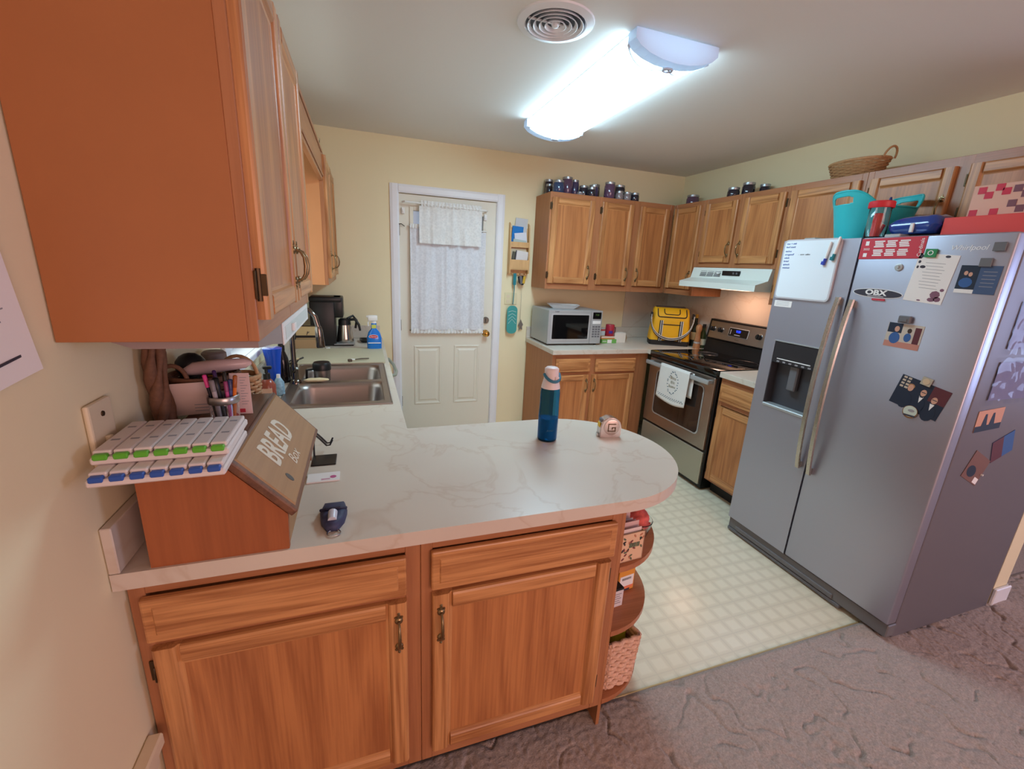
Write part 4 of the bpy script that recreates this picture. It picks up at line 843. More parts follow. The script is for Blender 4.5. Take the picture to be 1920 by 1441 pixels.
pill('upper clear pill organizer with green tabs stacked on the blue one', (0.026, -0.030, BT+0.0245), mat('tab_green', c(96, 178, 48), 0.4), 0.02, 0.212, 0.17)
# pen jar
t = thing('pen_jar', 'glass jar with metal band full of pens on the bread box', 'jar', (0.163, 0.252, BT))
b = B(); b.lathe([(0.028, 0.0), (0.031, 0.004), (0.032, 0.050), (0.030, 0.058), (0.028, 0.056), (0.030, 0.050), (0.029, 0.006), (0.02, 0.004)], 20); b.obj('glass', glass, t, smooth=50)
b = B(); b.lathe([(0.0335, 0.048), (0.0345, 0.050), (0.0345, 0.064), (0.033, 0.066), (0.030, 0.066), (0.030, 0.050)], 22, cap0=False, cap1=False); b.obj('screw_band', mat('band_metal', c(176, 170, 168), 0.3, 0.9), t, smooth=40)
pens = [((-0.018, 0.004), (-0.033, -0.004), 0.118, c(40, 38, 48), 0.0042, 'black pen with pink clip leaning left in the pen jar'), ((-0.008, -0.012), (-0.016, -0.016), 0.108, c(176, 166, 170), 0.0055, 'grey thick pen in the pen jar'), ((0.000, -0.006), (-0.010, -0.010), 0.112, c(18, 18, 20), 0.0065, 'black marker in the pen jar'), ((0.006, 0.008), (0.004, 0.012), 0.120, c(54, 50, 44), 0.004, 'dark pen standing upright in the pen jar'), ((0.012, -0.006), (0.010, -0.008), 0.102, c(206, 88, 150), 0.0042, 'pink pen in the pen jar'), ((0.016, 0.002), (0.019, -0.002), 0.105, c(92, 104, 168), 0.005, 'lavender blue pen in the pen jar'), ((0.018, -0.004), (0.032, -0.008), 0.116, c(222, 116, 40), 0.0042, 'orange pen leaning right in the pen jar'), ((-0.004, 0.012), (-0.018, 0.016), 0.124, c(86, 40, 120), 0.004, 'purple pen at the back of the pen jar')]
for k, (p0_, p1_, h_, col_, r_, lab) in enumerate(pens):
    o = thing('pen', lab, 'pen', (0.163, 0.252, BT))
    a = Vector((p0_[0], p0_[1], 0.007)); e = Vector((p1_[0], p1_[1], h_)); m1 = a.lerp(e, 0.72)
    b = B(); b.tube([a, a.lerp(e, 0.5), m1], r_, 8); b.obj('barrel', mat('pen_%d' % k, col_, 0.35), o, smooth=60)
    b = B(); b.tube([m1, a.lerp(e, 0.98), e], [r_*1.15, r_*1.15, r_*0.6], 8); b.obj('cap', mat('pencap_%d' % k, (c(230, 70, 150) if k == 0 else tuple(v*0.5 for v in col_[:3])+(1,)), 0.35), o, smooth=60)
# papers standing behind the pens
t = thing('envelope', 'pale envelope standing on the bread box beside the pen jar', 'envelope', (0.0, 0.298, BT), 0.04); b = B(); b.box(0.030, 0, 0, 0.140, 0.0016, 0.082, M=Matrix.Rotation(-0.04, 4, 'Y')); b.obj('sheet', mat('envelope_paper', c(222, 196, 186), 0.8), t)
for k in range(3):
    b = B(); b.box(0.085, -0.0006, 0.028-k*0.008, 0.122, 0.0, 0.0295-k*0.008); b.obj('address_line', greyink, t)
t = thing('receipt', 'tall pink receipt with printed lines standing behind the pen jar', 'receipt', (0.168, 0.298, BT), -0.05); b = B(); b.box(0, 0, 0, 0.044, 0.0014, 0.108); b.obj('sheet', mat('receipt_paper', c(226, 198, 194), 0.8), t)
for k in range(11):
    b = B(); b.box(0.022, -0.0006, 0.096-k*0.007, 0.038-0.004*(k % 3), 0.0, 0.0972-k*0.007); b.obj('text_line', greyink, t)
b = B(); b.box(0.006, -0.0006, 0.004, 0.028, 0, 0.014); b.obj('red_stamp', redP, t)
# baskets
def weave(b, rings, n=40, r=0.004, amp=0.0035):
    for k, (rx, ry, z) in enumerate(rings):
        pts = []
        for j in range(n):
            a = 2*PI*j/n; o = amp*(1 if (j//2+k) % 2 else -1)
            pts.append(((rx+o)*math.cos(a), (ry+o)*math.sin(a), z))
        b.tube(pts, r, 5, True)
def basket(name, label, loc, rz, rx0, ry0, rx1, ry1, h, rows, m, handle=None, r=0.0045):
    t = thing(name, label, 'basket', loc, rz)
    b = B(); b.lathe([(1, 0), (1, 0.006)], 28, sx=rx0, sy=ry0); b.obj('base', m, t)
    b = B(); weave(b, [(rx0+(rx1-rx0)*k/(rows-1), ry0+(ry1-ry0)*k/(rows-1), 0.006+(h-0.012)*k/(rows-1)) for k in range(rows)], r=r); b.obj('weave', m, t, smooth=60)
    for j in range(14):
        a = 2*PI*j/14; b = B(); b.tube([(rx0*math.cos(a), ry0*math.sin(a), 0.002), (rx1*math.cos(a), ry1*math.sin(a), h)], 0.0028, 5); b.obj('stake', m, t)
    b = B(); b.tube([((rx1+0.003)*math.cos(2*PI*k/30), (ry1+0.003)*math.sin(2*PI*k/30), h) for k in range(30)], 0.0065, 6, True); b.obj('rim', m, t, smooth=60)
    if handle:
        b = B(); b.tube(handle, 0.0055, 8); b.obj('handle', m, t, smooth=60)
    return t
basket('basket', 'light wicker basket with arched handle standing behind the bread box', (0.128, 0.545, ZC), 0, 0.045, 0.045, 0.052, 0.052, 0.262, 22, wickerM, [(0.05*math.cos(a), 0.0, 0.262+0.062*math.sin(a)) for a in [PI*k/12 for k in range(13)]], r=0.0055)
basket('basket', 'dark brown wicker basket sitting on the back of the bread box', (0.088, 0.392, BT), 0, 0.062, 0.060, 0.074, 0.070, 0.085, 8, wickerD, [(-0.05+0.03*math.cos(a), -0.062, 0.083+0.04*math.sin(a)) for a in [PI*k/12 for k in range(13)]])
t = thing('plastic_roll', 'pale pink roll of plastic bags lying in the brown basket', 'bag roll', (0.10, 0.385, BT+0.082)); b = B(); b.tube([(-0.055, 0.0, 0.012), (-0.03, 0, 0.020), (0.02, 0, 0.026), (0.085, 0.004, 0.032), (0.10, 0.006, 0.032)], [0.010, 0.018, 0.018, 0.014, 0.005], 12); b.obj('roll', mat('pink_film', c(214, 184, 180), 0.25), t, smooth=60)
t = thing('canister', 'black dome-topped canister sticking up from the brown basket', 'canister', (0.052, 0.415, BT+0.06)); b = B(); b.ball(0, 0, 0.045, 0.036, 0.036, 0.034); b.box(-0.02, -0.02, 0.0, 0.02, 0.02, 0.03, 0.006); b.obj('dome', blackP, t, smooth=60)
t = thing('canister', 'yellow-banded canister with grey lid in the corner behind the basket', 'canister', (0.046, 0.63, ZC)); b = B(); b.lathe([(0.026, 0), (0.028, 0.004), (0.028, 0.295)], 20); b.obj('body', mat('canister_yellow', c(222, 168, 40), 0.4), t, smooth=40); b = B(); b.lathe([(0.031, 0.293), (0.034, 0.297), (0.033, 0.318), (0.026, 0.324)], 20); b.obj('lid', mat('canister_lid', c(142, 124, 116), 0.5), t, smooth=40)
t = thing('raffia_bundle', 'twisted brown raffia bundle leaning between wall and bread box', 'raffia', (0.034, 0.262, ZC))
for k in range(5):
    b = B(); b.tube([(0.012*math.cos(k*1.25+z*16), 0.020*math.sin(k*1.25+z*16), z) for z in [0.405*q/22 for q in range(23)]], [0.010+0.004*math.sin(q*0.9+k) for q in range(23)], 7); b.obj('strand', wickerD, t, smooth=60)
# hooks and phone-like stand beside the bread box
t = thing('wire_stand', 'black metal stand with two hooked prongs beside the bread box', 'stand', (0.345, 0.50, ZC))
b = B(); b.box(-0.022, -0.085, 0.0, 0.050, -0.008, 0.004, 0.0015); b.obj('foot_plate', blackP, t)
b = B(); b.tube([(-0.018, -0.012, 0.004), (-0.018, -0.002, 0.055), (-0.030, 0.03, 0.075)], 0.003, 6); b.obj('upright', blackP, t)
for dy in (0.0, 0.020):
    b = B(); b.tube([(-0.030, 0.03+dy, 0.075), (0.0, 0.022+dy, 0.045), (0.018, 0.014+dy, 0.026), (0.028, 0.016+dy, 0.026), (0.036, 0.024+dy, 0.040)], 0.003, 6); b.obj('prong', blackP, t)
t = thing('business_card', 'small white business card with pink logo on the worktop', 'card', (0.366, 0.330, ZC+0.0005), 0.02); b = B(); b.box(-0.044, -0.027, 0, 0.044, 0.027, 0.004); b.obj('card', paper, t)
pk = mat('pink_logo', c(190, 90, 140), 0.6)
b = B(); b.lathe([(0.009, 0.004), (0.009, 0.0043)], 12, cx=0.026, cy=-0.004); b.obj('logo', pk, t)
for k in range(2):
    b = B(); b.box(-0.006, -0.014-k*0.005, 0.004, 0.018, -0.012-k*0.005, 0.0043); b.obj('text_line', pk, t)
t = thing('keychain_pouch', 'navy patterned hand-sanitizer keychain pouch near the worktop edge', 'keychain', (0.405, 0.095, ZC), 0.0)
navyF = mat('navy_fabric', c(52, 54, 84), 0.6, noise=0.7, nscale=60)
b = B(); b.loft([[(x, y, z) for x, y in ((-0.024, 0.058), (0.024, 0.058), (0.031, 0.02), (0.026, -0.018), (0.012, -0.048), (-0.012, -0.048), (-0.026, -0.018), (-0.031, 0.02))] for z in (0.001,)]+[[(x*s, y*s, z) for x, y in ((-0.024, 0.058), (0.024, 0.058), (0.031, 0.02), (0.026, -0.018), (0.012, -0.048), (-0.012, -0.048), (-0.026, -0.018), (-0.031, 0.02))] for s, z in ((1.03, 0.012), (0.92, 0.020), (0.6, 0.024))]); b.obj('pouch', navyF, t, smooth=60)
b = B(); b.tube([(-0.030, 0.02, 0.02), (-0.015, 0.012, 0.027), (0.015, 0.012, 0.027), (0.030, 0.02, 0.02)], 0.004, 6); b.obj('band', mat('navy_band', c(34, 36, 62), 0.6), t)
b = B(); b.tube([(0, -0.004, 0.026), (0.0, -0.034, 0.022)], [0.011, 0.010], 12); b.obj('bottle_cap', mat('cap_clear', c(196, 196, 206), 0.2), t, smooth=50)
b = B(); b.tube([(0.015*math.cos(2*PI*k/18)+0.004, -0.058+0.013*math.sin(2*PI*k/18), 0.003) for k in range(18)], 0.0016, 6, True); b.obj('key_ring', chrome, t)
# wall plates
t = thing('switch_plate', 'cream switch plate on the wall above the bread box', 'switch', (0.001, 0.028, 1.130)); b = B(); b.box(0, 0, 0, 0.010, 0.080, 0.122, 0.004, 2); b.obj('plate', cream, t); b = B(); b.box(0.009, 0.034, 0.030, 0.020, 0.046, 0.052, 0.002); b.obj('toggle', cream, t); b = B(); b.lathe([(0.0055, 0), (0.005, 0.002)], 12, M=Matrix.Translation((0.010, 0.042, 0.096)) @ Matrix.Rotation(PI/2, 4, 'Y')); b.obj('screw', darkbrass, t)
t = thing('wall_notice', 'sheet of white paper taped to the left wall beside the cabinet', 'paper', (0.0, -0.058, 1.345)); t.rotation_euler = (0.14, 0, 0)
def pg(u, v): return (0.002+0.006*(u-0.0)**3+0.003*(1-v)**3, -0.215+u*0.215, v*0.28)
grid(pg, 8, 8).obj('sheet', paper, t, smooth=180)
for k in range(9):
    b = B(); y1 = -0.03-0.012*(k % 3); zz = 0.205-k*0.017; b.box(0.0062, y1-0.11, zz, 0.0066, y1, zz+0.0022); b.obj('text_line', greyink, t)
b = B(); b.box(0.0075, -0.16, 0.030, 0.0080, -0.03, 0.034); b.obj('heading_line', ink, t)
# under-cabinet fixture
t = thing('under_cabinet_radio', 'white under-cabinet unit with a square knob below the large wall cabinet', 'radio', (0.0, 0.0, ZB))
b = B(); b.loft([[(0.06, 0.02, -0.0005), (0.298, 0.02, -0.0005), (0.298, 0.02, -0.016), (0.10, 0.02, -0.016)], [(0.06, 0.16, -0.0005), (0.298, 0.16, -0.0005), (0.298, 0.16, -0.034), (0.10, 0.16, -0.030)], [(0.06, 0.30, -0.0005), (0.298, 0.30, -0.0005), (0.298, 0.30, -0.058), (0.10, 0.30, -0.036)], [(0.06, 0.82, -0.0005), (0.298, 0.82, -0.0005), (0.298, 0.82, -0.058), (0.10, 0.82, -0.036)]]); b.obj('housing', mat('radio_housing', c(150, 132, 128), 0.5), t)  # housing grey is darkened to paint in the shade below the cabinet
b = B(); b.box(0.297, 0.285, -0.060, 0.302, 0.818, -0.004, 0.002); fp = b.obj('front_panel', whiteP, t); b = B(); b.box(0.3015, 0.31, -0.050, 0.3035, 0.79, -0.016, 0.001); b.obj('inset', mat('panel_grey', c(206, 212, 208), 0.4), fp); b = B(); b.box(0.303, 0.41, -0.042, 0.312, 0.445, -0.020, 0.002); b.obj('knob', whiteP, fp)

# ---------------- sink deck and corner ----------------
def bottle(name, label, cat, loc, prof, m, cap=None, capm=None, sx=1, sy=1, extra=None, rz=0):
    t = thing(name, label, cat, loc, rz)
    b = B(); b.lathe(prof, 20, sx=sx, sy=sy); b.obj('body', m, t, smooth=50)
    if cap: b = B(); b.lathe(cap, 16); b.obj('cap', capm, t, smooth=40)
    return t
t = bottle('soap_dispenser', 'reddish-brown soap bottle with black pump beside the sink', 'soap bottle', (0.094, 1.095, ZC), [(0.030, 0), (0.032, 0.006), (0.032, 0.085), (0.020, 0.105), (0.012, 0.112)], mat('amber_soap', c(150, 74, 56), 0.2), [(0.014, 0.110), (0.014, 0.135), (0.006, 0.137), (0.006, 0.155)], blackP)
b = B(); b.box(-0.012, -0.008, 0.153, 0.022, 0.008, 0.166, 0.003); b.obj('pump_head', blackP, t); b = B(); b.box(-0.028, -0.0335, 0.012, 0.022, -0.030, 0.075); b.obj('label', mat('soap_label', c(216, 176, 150), 0.7), t)
b = B(); b.box(-0.022, -0.0342, 0.02, 0.015, -0.0335, 0.042); b.obj('label_art', mat('soap_art', c(206, 120, 88), 0.7), t)
bottle('dish_soap_bottle', 'tall cobalt blue bottle standing by the sink', 'bottle', (0.087, 1.300, ZC), [(0.026, 0), (0.030, 0.006), (0.026, 0.07), (0.034, 0.16), (0.042, 0.205), (0.036, 0.208)], mat('cobalt', c(18, 76, 190), 0.15, coat=0.5))
t = bottle('dish_soap_bottle', 'small blue and white patterned soap bottle in front of the cobalt bottle', 'bottle', (0.116, 1.222, ZC), [(0.018, 0), (0.022, 0.005), (0.022, 0.06), (0.010, 0.082)], mat('blue_white_pattern', c(140, 176, 214), 0.4, noise=0.9, nscale=70), [(0.009, 0.080), (0.008, 0.098)], whiteP)
bottle('oil_bottle', 'black glass bottle with a dark neck beside the faucet', 'bottle', (0.100, 1.460, ZC), [(0.030, 0), (0.032, 0.006), (0.030, 0.10), (0.026, 0.125), (0.014, 0.158), (0.013, 0.165)], mat('black_bottle', c(26, 22, 22), 0.12), [(0.0145, 0.163), (0.0145, 0.200)], blackP)
t = thing('brush_caddy', 'black caddy of dish brushes behind the faucet', 'caddy', (0.088, 1.610, ZC)); b = B(); b.loft([rrect(0.035, 0.05, 0.012, 0), rrect(0.040, 0.055, 0.012, 0.055), rrect(0.036, 0.051, 0.010, 0.055), rrect(0.032, 0.047, 0.010, 0.006)]); b.obj('cup', blackP, t)
for k in range(3):
    b = B(); b.tube([(-0.01+0.012*k, -0.02+0.02*k, 0.01), (0.02+0.02*k, -0.01+0.02*k, 0.075), (0.045+0.02*k, 0.0+0.02*k, 0.085)], 0.005, 7); b.obj('brush_handle', mat('brush_h%d' % k, (c(40, 34, 32), c(198, 184, 140), c(60, 58, 56))[k], 0.5), t)
t = thing('tumbler', 'stainless travel tumbler with black lid standing in the far sink bowl', 'tumbler', (0.272, 1.545, ZC-0.172)); b = B(); b.lathe([(0.032, 0), (0.034, 0.004), (0.043, 0.215)], 22); b.obj('cup', sinkS, t, smooth=40); b = B(); b.lathe([(0.046, 0.212), (0.047, 0.240), (0.040, 0.252), (0.02, 0.254)], 22); b.obj('lid', blackP, t, smooth=40); b = B(); b.tube([(-0.040, 0, 0.215), (-0.075, 0, 0.21), (-0.078, 0, 0.16), (-0.038, 0, 0.11)], 0.007, 8); b.obj('handle', blackP, t, smooth=60)
t = thing('sponge', 'crumpled cream dishcloth resting on the sink divider', 'dishcloth', (0.255, 1.41, ZC+0.0055)); b = B(); b.ball(0, 0, 0.010, 0.062, 0.019, 0.010); 
for v in b.bm.verts: v.co += Vector((0.006*mnoise.noise(v.co*60), 0.003*mnoise.noise(v.co*50+Vector((3, 0, 0))), 0.003*mnoise.noise(v.co*70)+0.002))
b.obj('cloth', mat('cream_cloth', c(214, 196, 156), 0.95), t, smooth=60)
t = thing('drying_mat', 'beige drying mat laid behind the sink', 'mat', (0.34, 2.066, ZC+0.0085)); b = B(); b.prism([(x, y) for x, y, _ in rrect(0.275, 0.240, 0.02, 0)], -0.008, 0.002); b.obj('pad', mat('mat_beige', c(192, 180, 152), 0.9, bump=0.4, bscale=300), t)
t = thing('scrub_brush', 'small dish brush with white neck lying on the drying mat', 'brush', (0.462, 1.880, ZC+0.0110), 0.42); b = B(); b.tube([(-0.03, 0, 0.010), (0.01, 0, 0.011), (0.06, 0, 0.008)], [0.004, 0.005, 0.004], 8); b.obj('handle', mat('brush_brown', c(96, 82, 66), 0.5), t); b = B(); b.tube([(-0.055, 0, 0.014), (-0.03, 0, 0.010)], 0.004, 8); b.obj('neck', whiteP, t); b = B(); b.box(-0.072, -0.010, 0.0, -0.050, 0.010, 0.016, 0.002); b.obj('bristles', mat('bristle', c(90, 74, 60), 0.9), t)
t = thing('napkin_box', 'tan box with a cream picture panel standing behind the faucet', 'box', (0.040, 2.352, ZC)); b = B(); b.box(0, 0, 0, 0.155, 0.07, 0.062, 0.002); b.obj('box', mat('tan_card', c(182, 150, 110), 0.7), t); b = B(); b.box(0.0, 0.072, 0.0, 0.155, 0.080, 0.152, 0.002); p = b.obj('back_panel', mat('cream_board', c(214, 190, 140), 0.7), t); b = B(); b.box(-0.001, 0.0695, 0.066, 0.156, 0.0718, 0.082); b.box(-0.001, 0.0695, 0.146, 0.156, 0.0718, 0.152); b.obj('dark_band', blackP, p); b = B(); b.tube([(0.07, 0.0705, 0.085), (0.078, 0.0705, 0.112)], 0.002, 5); b.tube([(0.075, 0.0705, 0.098), (0.088, 0.0705, 0.108)], 0.002, 5); b.obj('twig_print', ink, p)
t = thing('plastic_clip', 'pair of crossed white plastic sticks in front of the coffee maker', 'clip', (0.232, 2.33, ZC)); b = B(); b.tube([(-0.03, -0.02, 0.004), (0.03, 0.02, 0.004)], 0.004, 6); b.obj('stick', whiteP, t); b = B(); b.tube([(-0.01, 0.03, 0.011), (0.012, -0.03, 0.011)], 0.004, 6); b.obj('stick', whiteP, t)
t = thing('coffee_maker', 'black drip coffee maker with stainless thermal carafe', 'coffee maker', (0.135, 2.44, ZC))
b = B(); b.box(0.0, 0.0, 0.0, 0.165, 0.20, 0.32, 0.010, 2); b.obj('tower', blackP, t, smooth=40)
b = B(); b.box(0.150, 0.01, 0.205, 0.222, 0.19, 0.352, 0.010, 2); b.box(0.0, 0.005, 0.315, 0.215, 0.195, 0.352, 0.010, 2); b.obj('brew_head', blackP, t, smooth=40)
b = B(); b.box(0.14, 0.0, 0.0, 0.285, 0.20, 0.014, 0.004); b.obj('base_plate', blackP, t); b = B(); b.box(0.15, -0.002, 0.010, 0.292, 0.202, 0.016, 0.002); b.obj('base_trim', silverP, t)
t = thing('carafe', 'stainless steel thermal carafe with black handle on the coffee maker', 'carafe', (0.360, 2.54, ZC+0.0165)); b = B(); b.lathe([(0.058, 0), (0.060, 0.004), (0.058, 0.03), (0.044, 0.130)], 24); b.obj('body', mat('carafe_steel', c(190, 182, 172), 0.22, 1.0), t, smooth=40); b = B(); b.lathe([(0.045, 0.128), (0.042, 0.165), (0.030, 0.175)], 22); b.obj('collar', blackP, t, smooth=40); b = B(); b.tube([(0.035, 0, 0.165), (0.075, -0.01, 0.170), (0.100, -0.015, 0.130), (0.108, -0.016, 0.085)], [0.010, 0.012, 0.010, 0.008], 8); b.obj('handle', blackP, t, smooth=60); b = B(); b.tube([(0.02, -0.02, 0.175), (0.06, 0.0, 0.195), (0.085, 0.012, 0.16), (0.075, 0.014, 0.10)], 0.009, 8); b.obj('pour_lever', blackP, t, smooth=60)
t = thing('spray_bottle', 'blue cleaner spray bottle with white trigger beside the door', 'spray bottle', (0.563, 2.30, ZC))
b = B(); b.loft([rrect(0.046, 0.030, 0.022, 0), rrect(0.050, 0.033, 0.026, 0.012), rrect(0.051, 0.034, 0.026, 0.085), rrect(0.040, 0.028, 0.022, 0.125), rrect(0.019, 0.018, 0.014, 0.150), rrect(0.018, 0.017, 0.014, 0.190)]); b.obj('body', mat('spray_blue', c(20, 118, 208), 0.18, coat=0.4), t, smooth=50)
b = B(); b.lathe([(0.017, 0.188), (0.017, 0.205)], 14); b.box(-0.040, -0.014, 0.205, 0.026, 0.014, 0.245, 0.008, 2); b.box(-0.050, -0.008, 0.228, -0.036, 0.008, 0.242, 0.003); hdm = b.obj('spray_head', whiteP, t, smooth=40); b = B(); b.tube([(-0.030, 0, 0.208), (-0.040, 0, 0.190), (-0.036, 0, 0.168)], 0.006, 6); b.obj('trigger', whiteP, hdm)
disc('label_oval', whiteP, t, -0.006, 0.098, 0.032, 0.014, 0.002, -0.031, 20); disc('label_red', redP, t, -0.006, 0.098, 0.029, 0.012, 0.001, -0.033, 20); text('Clorox', 0.015, whiteink, t, (-0.006, -0.0345, 0.098), RX90, shear=0.1)
b = B(); b.box(-0.043, -0.036, 0.050, 0.043, -0.0335, 0.056); b.obj('label_band', whiteP, t); b = B(); b.box(-0.015, -0.0185, 0.155, 0.015, -0.0165, 0.180); b.obj('neck_label', mat('yellow_green', c(200, 208, 90), 0.5), t)
t = thing('black_tray', 'small black dish behind the blue spray bottle', 'dish', (0.515, 2.62, ZC)); b = B(); b.loft([rrect(0.035, 0.05, 0.01, 0), rrect(0.055, 0.07, 0.01, 0.022), rrect(0.050, 0.065, 0.01, 0.022), rrect(0.032, 0.047, 0.01, 0.005)]); b.obj('dish', blackP, t)

# ---------------- back counter ----------------
t = thing('cooler_bag', 'yellow insulated cooler bag with black and white striped straps', 'bag', (2.985, 2.405, ZC), -0.50)
yl = mat('yellow_nylon', c(236, 172, 24), 0.6, bump=0.25, bscale=70); blk = mat('black_nylon', c(40, 34, 34), 0.7)
W, D, HH = 0.345, 0.185, 0.335
b = B(); b.loft([rrect(W/2, D/2, 0.03, 0.0, W/2, D/2), rrect(W/2+0.004, D/2+0.004, 0.03, 0.045, W/2, D/2)]); b.obj('base', blk, t, smooth=50)
b = B(); b.loft([rrect(W/2+0.003, D/2+0.003, 0.03, 0.044, W/2, D/2), rrect(W/2, D/2, 0.03, 0.12, W/2, D/2), rrect(W/2-0.012, D/2-0.006, 0.03, 0.22, W/2, D/2), rrect(W/2-0.016, D/2-0.010, 0.03, 0.275, W/2, D/2+0.002), rrect(W/2-0.018, D/2-0.035, 0.03, 0.325, W/2, D/2+0.028), rrect(W/2-0.03, D/2-0.055, 0.02, HH, W/2, D/2+0.04)])
b.obj('body', yl, t, smooth=60)
def onfront(x, z):
    if z < 0.12: y = -0.003+(z-0.044)/0.076*0.003
    elif z < 0.22: y = (z-0.12)/0.10*0.006
    elif z < 0.275: y = 0.006+(z-0.22)/0.055*0.006
    else: y = 0.012+(z-0.275)/0.05*0.051
    return (x, y-0.003, z)
def strip(name, pts, r, m, par):
    b = B(); b.tube([onfront(x, z) for x, z in pts], r, 6); return b.obj(name, m, par, smooth=60)
arc = lambda cx, cz, hw, hh, n=14: [(cx-hw, cz+hh)]+[(cx-hw+0.02*(1-math.cos(a)), cz-hh+0.02*(1-math.sin(a))) for a in [PI/2*k/4 for k in range(5)]]+[(cx+hw-0.02*(1-math.sin(a)), cz-hh+0.02*(1-math.cos(a))) for a in [PI/2*k/4 for k in range(5)]]+[(cx+hw, cz+hh)]
strip('lid_zip', arc(W/2, 0.290, 0.125, 0.034), 0.0045, blk, t); strip('pocket_zip', arc(W/2, 0.302, 0.068, 0.022), 0.004, blk, t)
strip('pocket_seam', [(0.09, 0.190), (W-0.09, 0.190)], 0.004, blk, t)
whs = mat('strap_white', c(214, 206, 196), 0.7)
for x in (0.085, W-0.085):
    for q, m in ((-0.012, blk), (-0.004, whs), (0.004, blk), (0.012, whs)): strip('vertical_strap', [(x+q, 0.04), (x+q, 0.12), (x+q, 0.225)], 0.0042, m, t)
for k, (q, m) in enumerate(((-0.011, blk), (-0.004, whs), (0.004, blk), (0.011, whs))):
    b = B(); pts = []
    for a in [PI*j/20 for j in range(21)]:
        x = W/2-(W/2+0.012+0.0)*math.cos(a); z = 0.265-0.205*math.sin(a)**0.8+q
        pts.append((x, -0.018-0.010*math.sin(a), z))
    b.tube(pts, 0.0042, 6); b.obj('shoulder_strap', m, t, smooth=60)
for x in (-0.008, W+0.008):
    b = B(); b.box(x-0.008, -0.015, 0.250, x+0.008, 0.03, 0.295, 0.003); b.obj('strap_buckle', blk, t)
b = B(); b.box(0.04, 0.10, HH-0.004, W-0.05, 0.16, HH+0.012, 0.005); b.obj('top_mesh', mat('dark_mesh', c(74, 54, 44), 0.8), t)
t = thing('pepper_mill', 'turned wooden pepper mill beside the yellow cooler bag', 'pepper mill', (3.322, 2.178, ZC)); b = B(); b.lathe([(0.030, 0), (0.031, 0.02), (0.028, 0.045), (0.023, 0.055), (0.028, 0.075), (0.022, 0.10), (0.020, 0.145), (0.026, 0.165), (0.028, 0.185), (0.024, 0.205), (0.010, 0.215)], 20); b.obj('body', wood('mill_wood', c(186, 134, 92), c(150, 100, 64), 'z'), t, smooth=40); b = B(); b.lathe([(0.0285, 0.046), (0.0292, 0.05), (0.0285, 0.062)], 20, cap0=False, cap1=False); b.obj('metal_band', silverP, t)
t = bottle('oil_bottle', 'tall dark green bottle with gold cap behind the pepper mill', 'bottle', (3.388, 2.300, ZC), [(0.031, 0), (0.033, 0.005), (0.033, 0.165), (0.014, 0.215), (0.012, 0.262)], mat('dark_green_glass', c(30, 34, 22), 0.1), [(0.0135, 0.258), (0.0135, 0.290)], mat('gold_cap', c(196, 150, 60), 0.35, 0.5)); b = B(); b.lathe([(0.0335, 0.06), (0.0335, 0.13)], 20, cap0=False, cap1=False); b.obj('label', mat('oil_label', c(196, 160, 110), 0.7), t)
t = bottle('vinegar_bottle', 'short green bottle with dark cap and pale label by the range', 'bottle', (3.394, 2.196, ZC), [(0.030, 0), (0.032, 0.005), (0.032, 0.115), (0.014, 0.160), (0.013, 0.185)], mat('olive_glass', c(52, 62, 34), 0.12), [(0.0145, 0.183), (0.0145, 0.215)], blackP); b = B(); b.lathe([(0.0325, 0.03), (0.0325, 0.085)], 20, cap0=False, cap1=False); b.obj('label', mat('vinegar_label', c(206, 196, 170), 0.7), t)
# packets beside the microwave
def sbox(name, label, cat, loc, rz, x, y, z, m, marks=()):
    t = thing(name, label, cat, loc, rz); b = B(); b.box(0, 0, 0, x, y, z, min(0.002, z*0.2)); b.obj('carton', m, t)
    for nm, x0, z0, x1, z1, mm in marks:
        b = B(); b.box(x0, -0.0008, z0, x1, 0, z1); b.obj(nm, mm, t)
    return t
sbox('food_box', 'flat green and white food carton beside the microwave', 'carton', (2.520, 2.46, ZC), 0.0, 0.150, 0.11, 0.036, mat('carton_green', c(108, 176, 84), 0.6), (('white_patch', 0.055, 0.003, 0.10, 0.033, whiteink), ('pale_patch', 0.005, 0.012, 0.045, 0.024, mat('pale_green', c(176, 200, 170), 0.6))))
sbox('food_box', 'flat orange food carton lying on the green one', 'carton', (2.512, 2.465, ZC+0.0363), 0.0, 0.140, 0.10, 0.024, mat('carton_orange', c(210, 150, 92), 0.6), (('white_edge', 0.0, 0.016, 0.14, 0.024, whiteink),))
t = bottle('coffee_tin', 'red coffee tin with blue label standing on the flat cartons', 'tin', (2.622, 2.515, ZC+0.0606), [(0.038, 0), (0.040, 0.004), (0.040, 0.098), (0.036, 0.104)], mat('tin_red', c(168, 36, 56), 0.35)); b = B(); b.box(-0.032, -0.0415, 0.026, 0.006, -0.038, 0.050); b.obj('blue_label', mat('tin_blue', c(66, 48, 140), 0.5), t); b = B(); b.tube([(0.038, 0, 0.03), (0.056, 0, 0.035), (0.056, 0, 0.075), (0.038, 0, 0.08)], 0.005, 6); b.obj('grip', mat('tin_dark_red', c(110, 24, 40), 0.4), t)
sbox('tea_box', 'pale blue tea packet wedged between the tin and microwave', 'packet', (2.512, 2.505, ZC+0.0606), 0.0, 0.058, 0.05, 0.062, mat('tea_blue', c(182, 204, 210), 0.6), (('red_top', 0.0, 0.045, 0.058, 0.062, mat('tea_red', c(170, 70, 60), 0.6)),))
t = thing('salt_shaker', 'white-topped shaker standing behind the red tin', 'shaker', (2.545, 2.60, ZC)); b = B(); b.lathe([(0.022, 0), (0.022, 0.19), (0.020, 0.195)], 16); b.obj('body', mat('shaker_tan', c(190, 150, 130), 0.5), t, smooth=40); b = B(); b.lathe([(0.023, 0.195), (0.022, 0.222), (0.012, 0.236)], 16); b.obj('cap', whiteP, t, smooth=40)
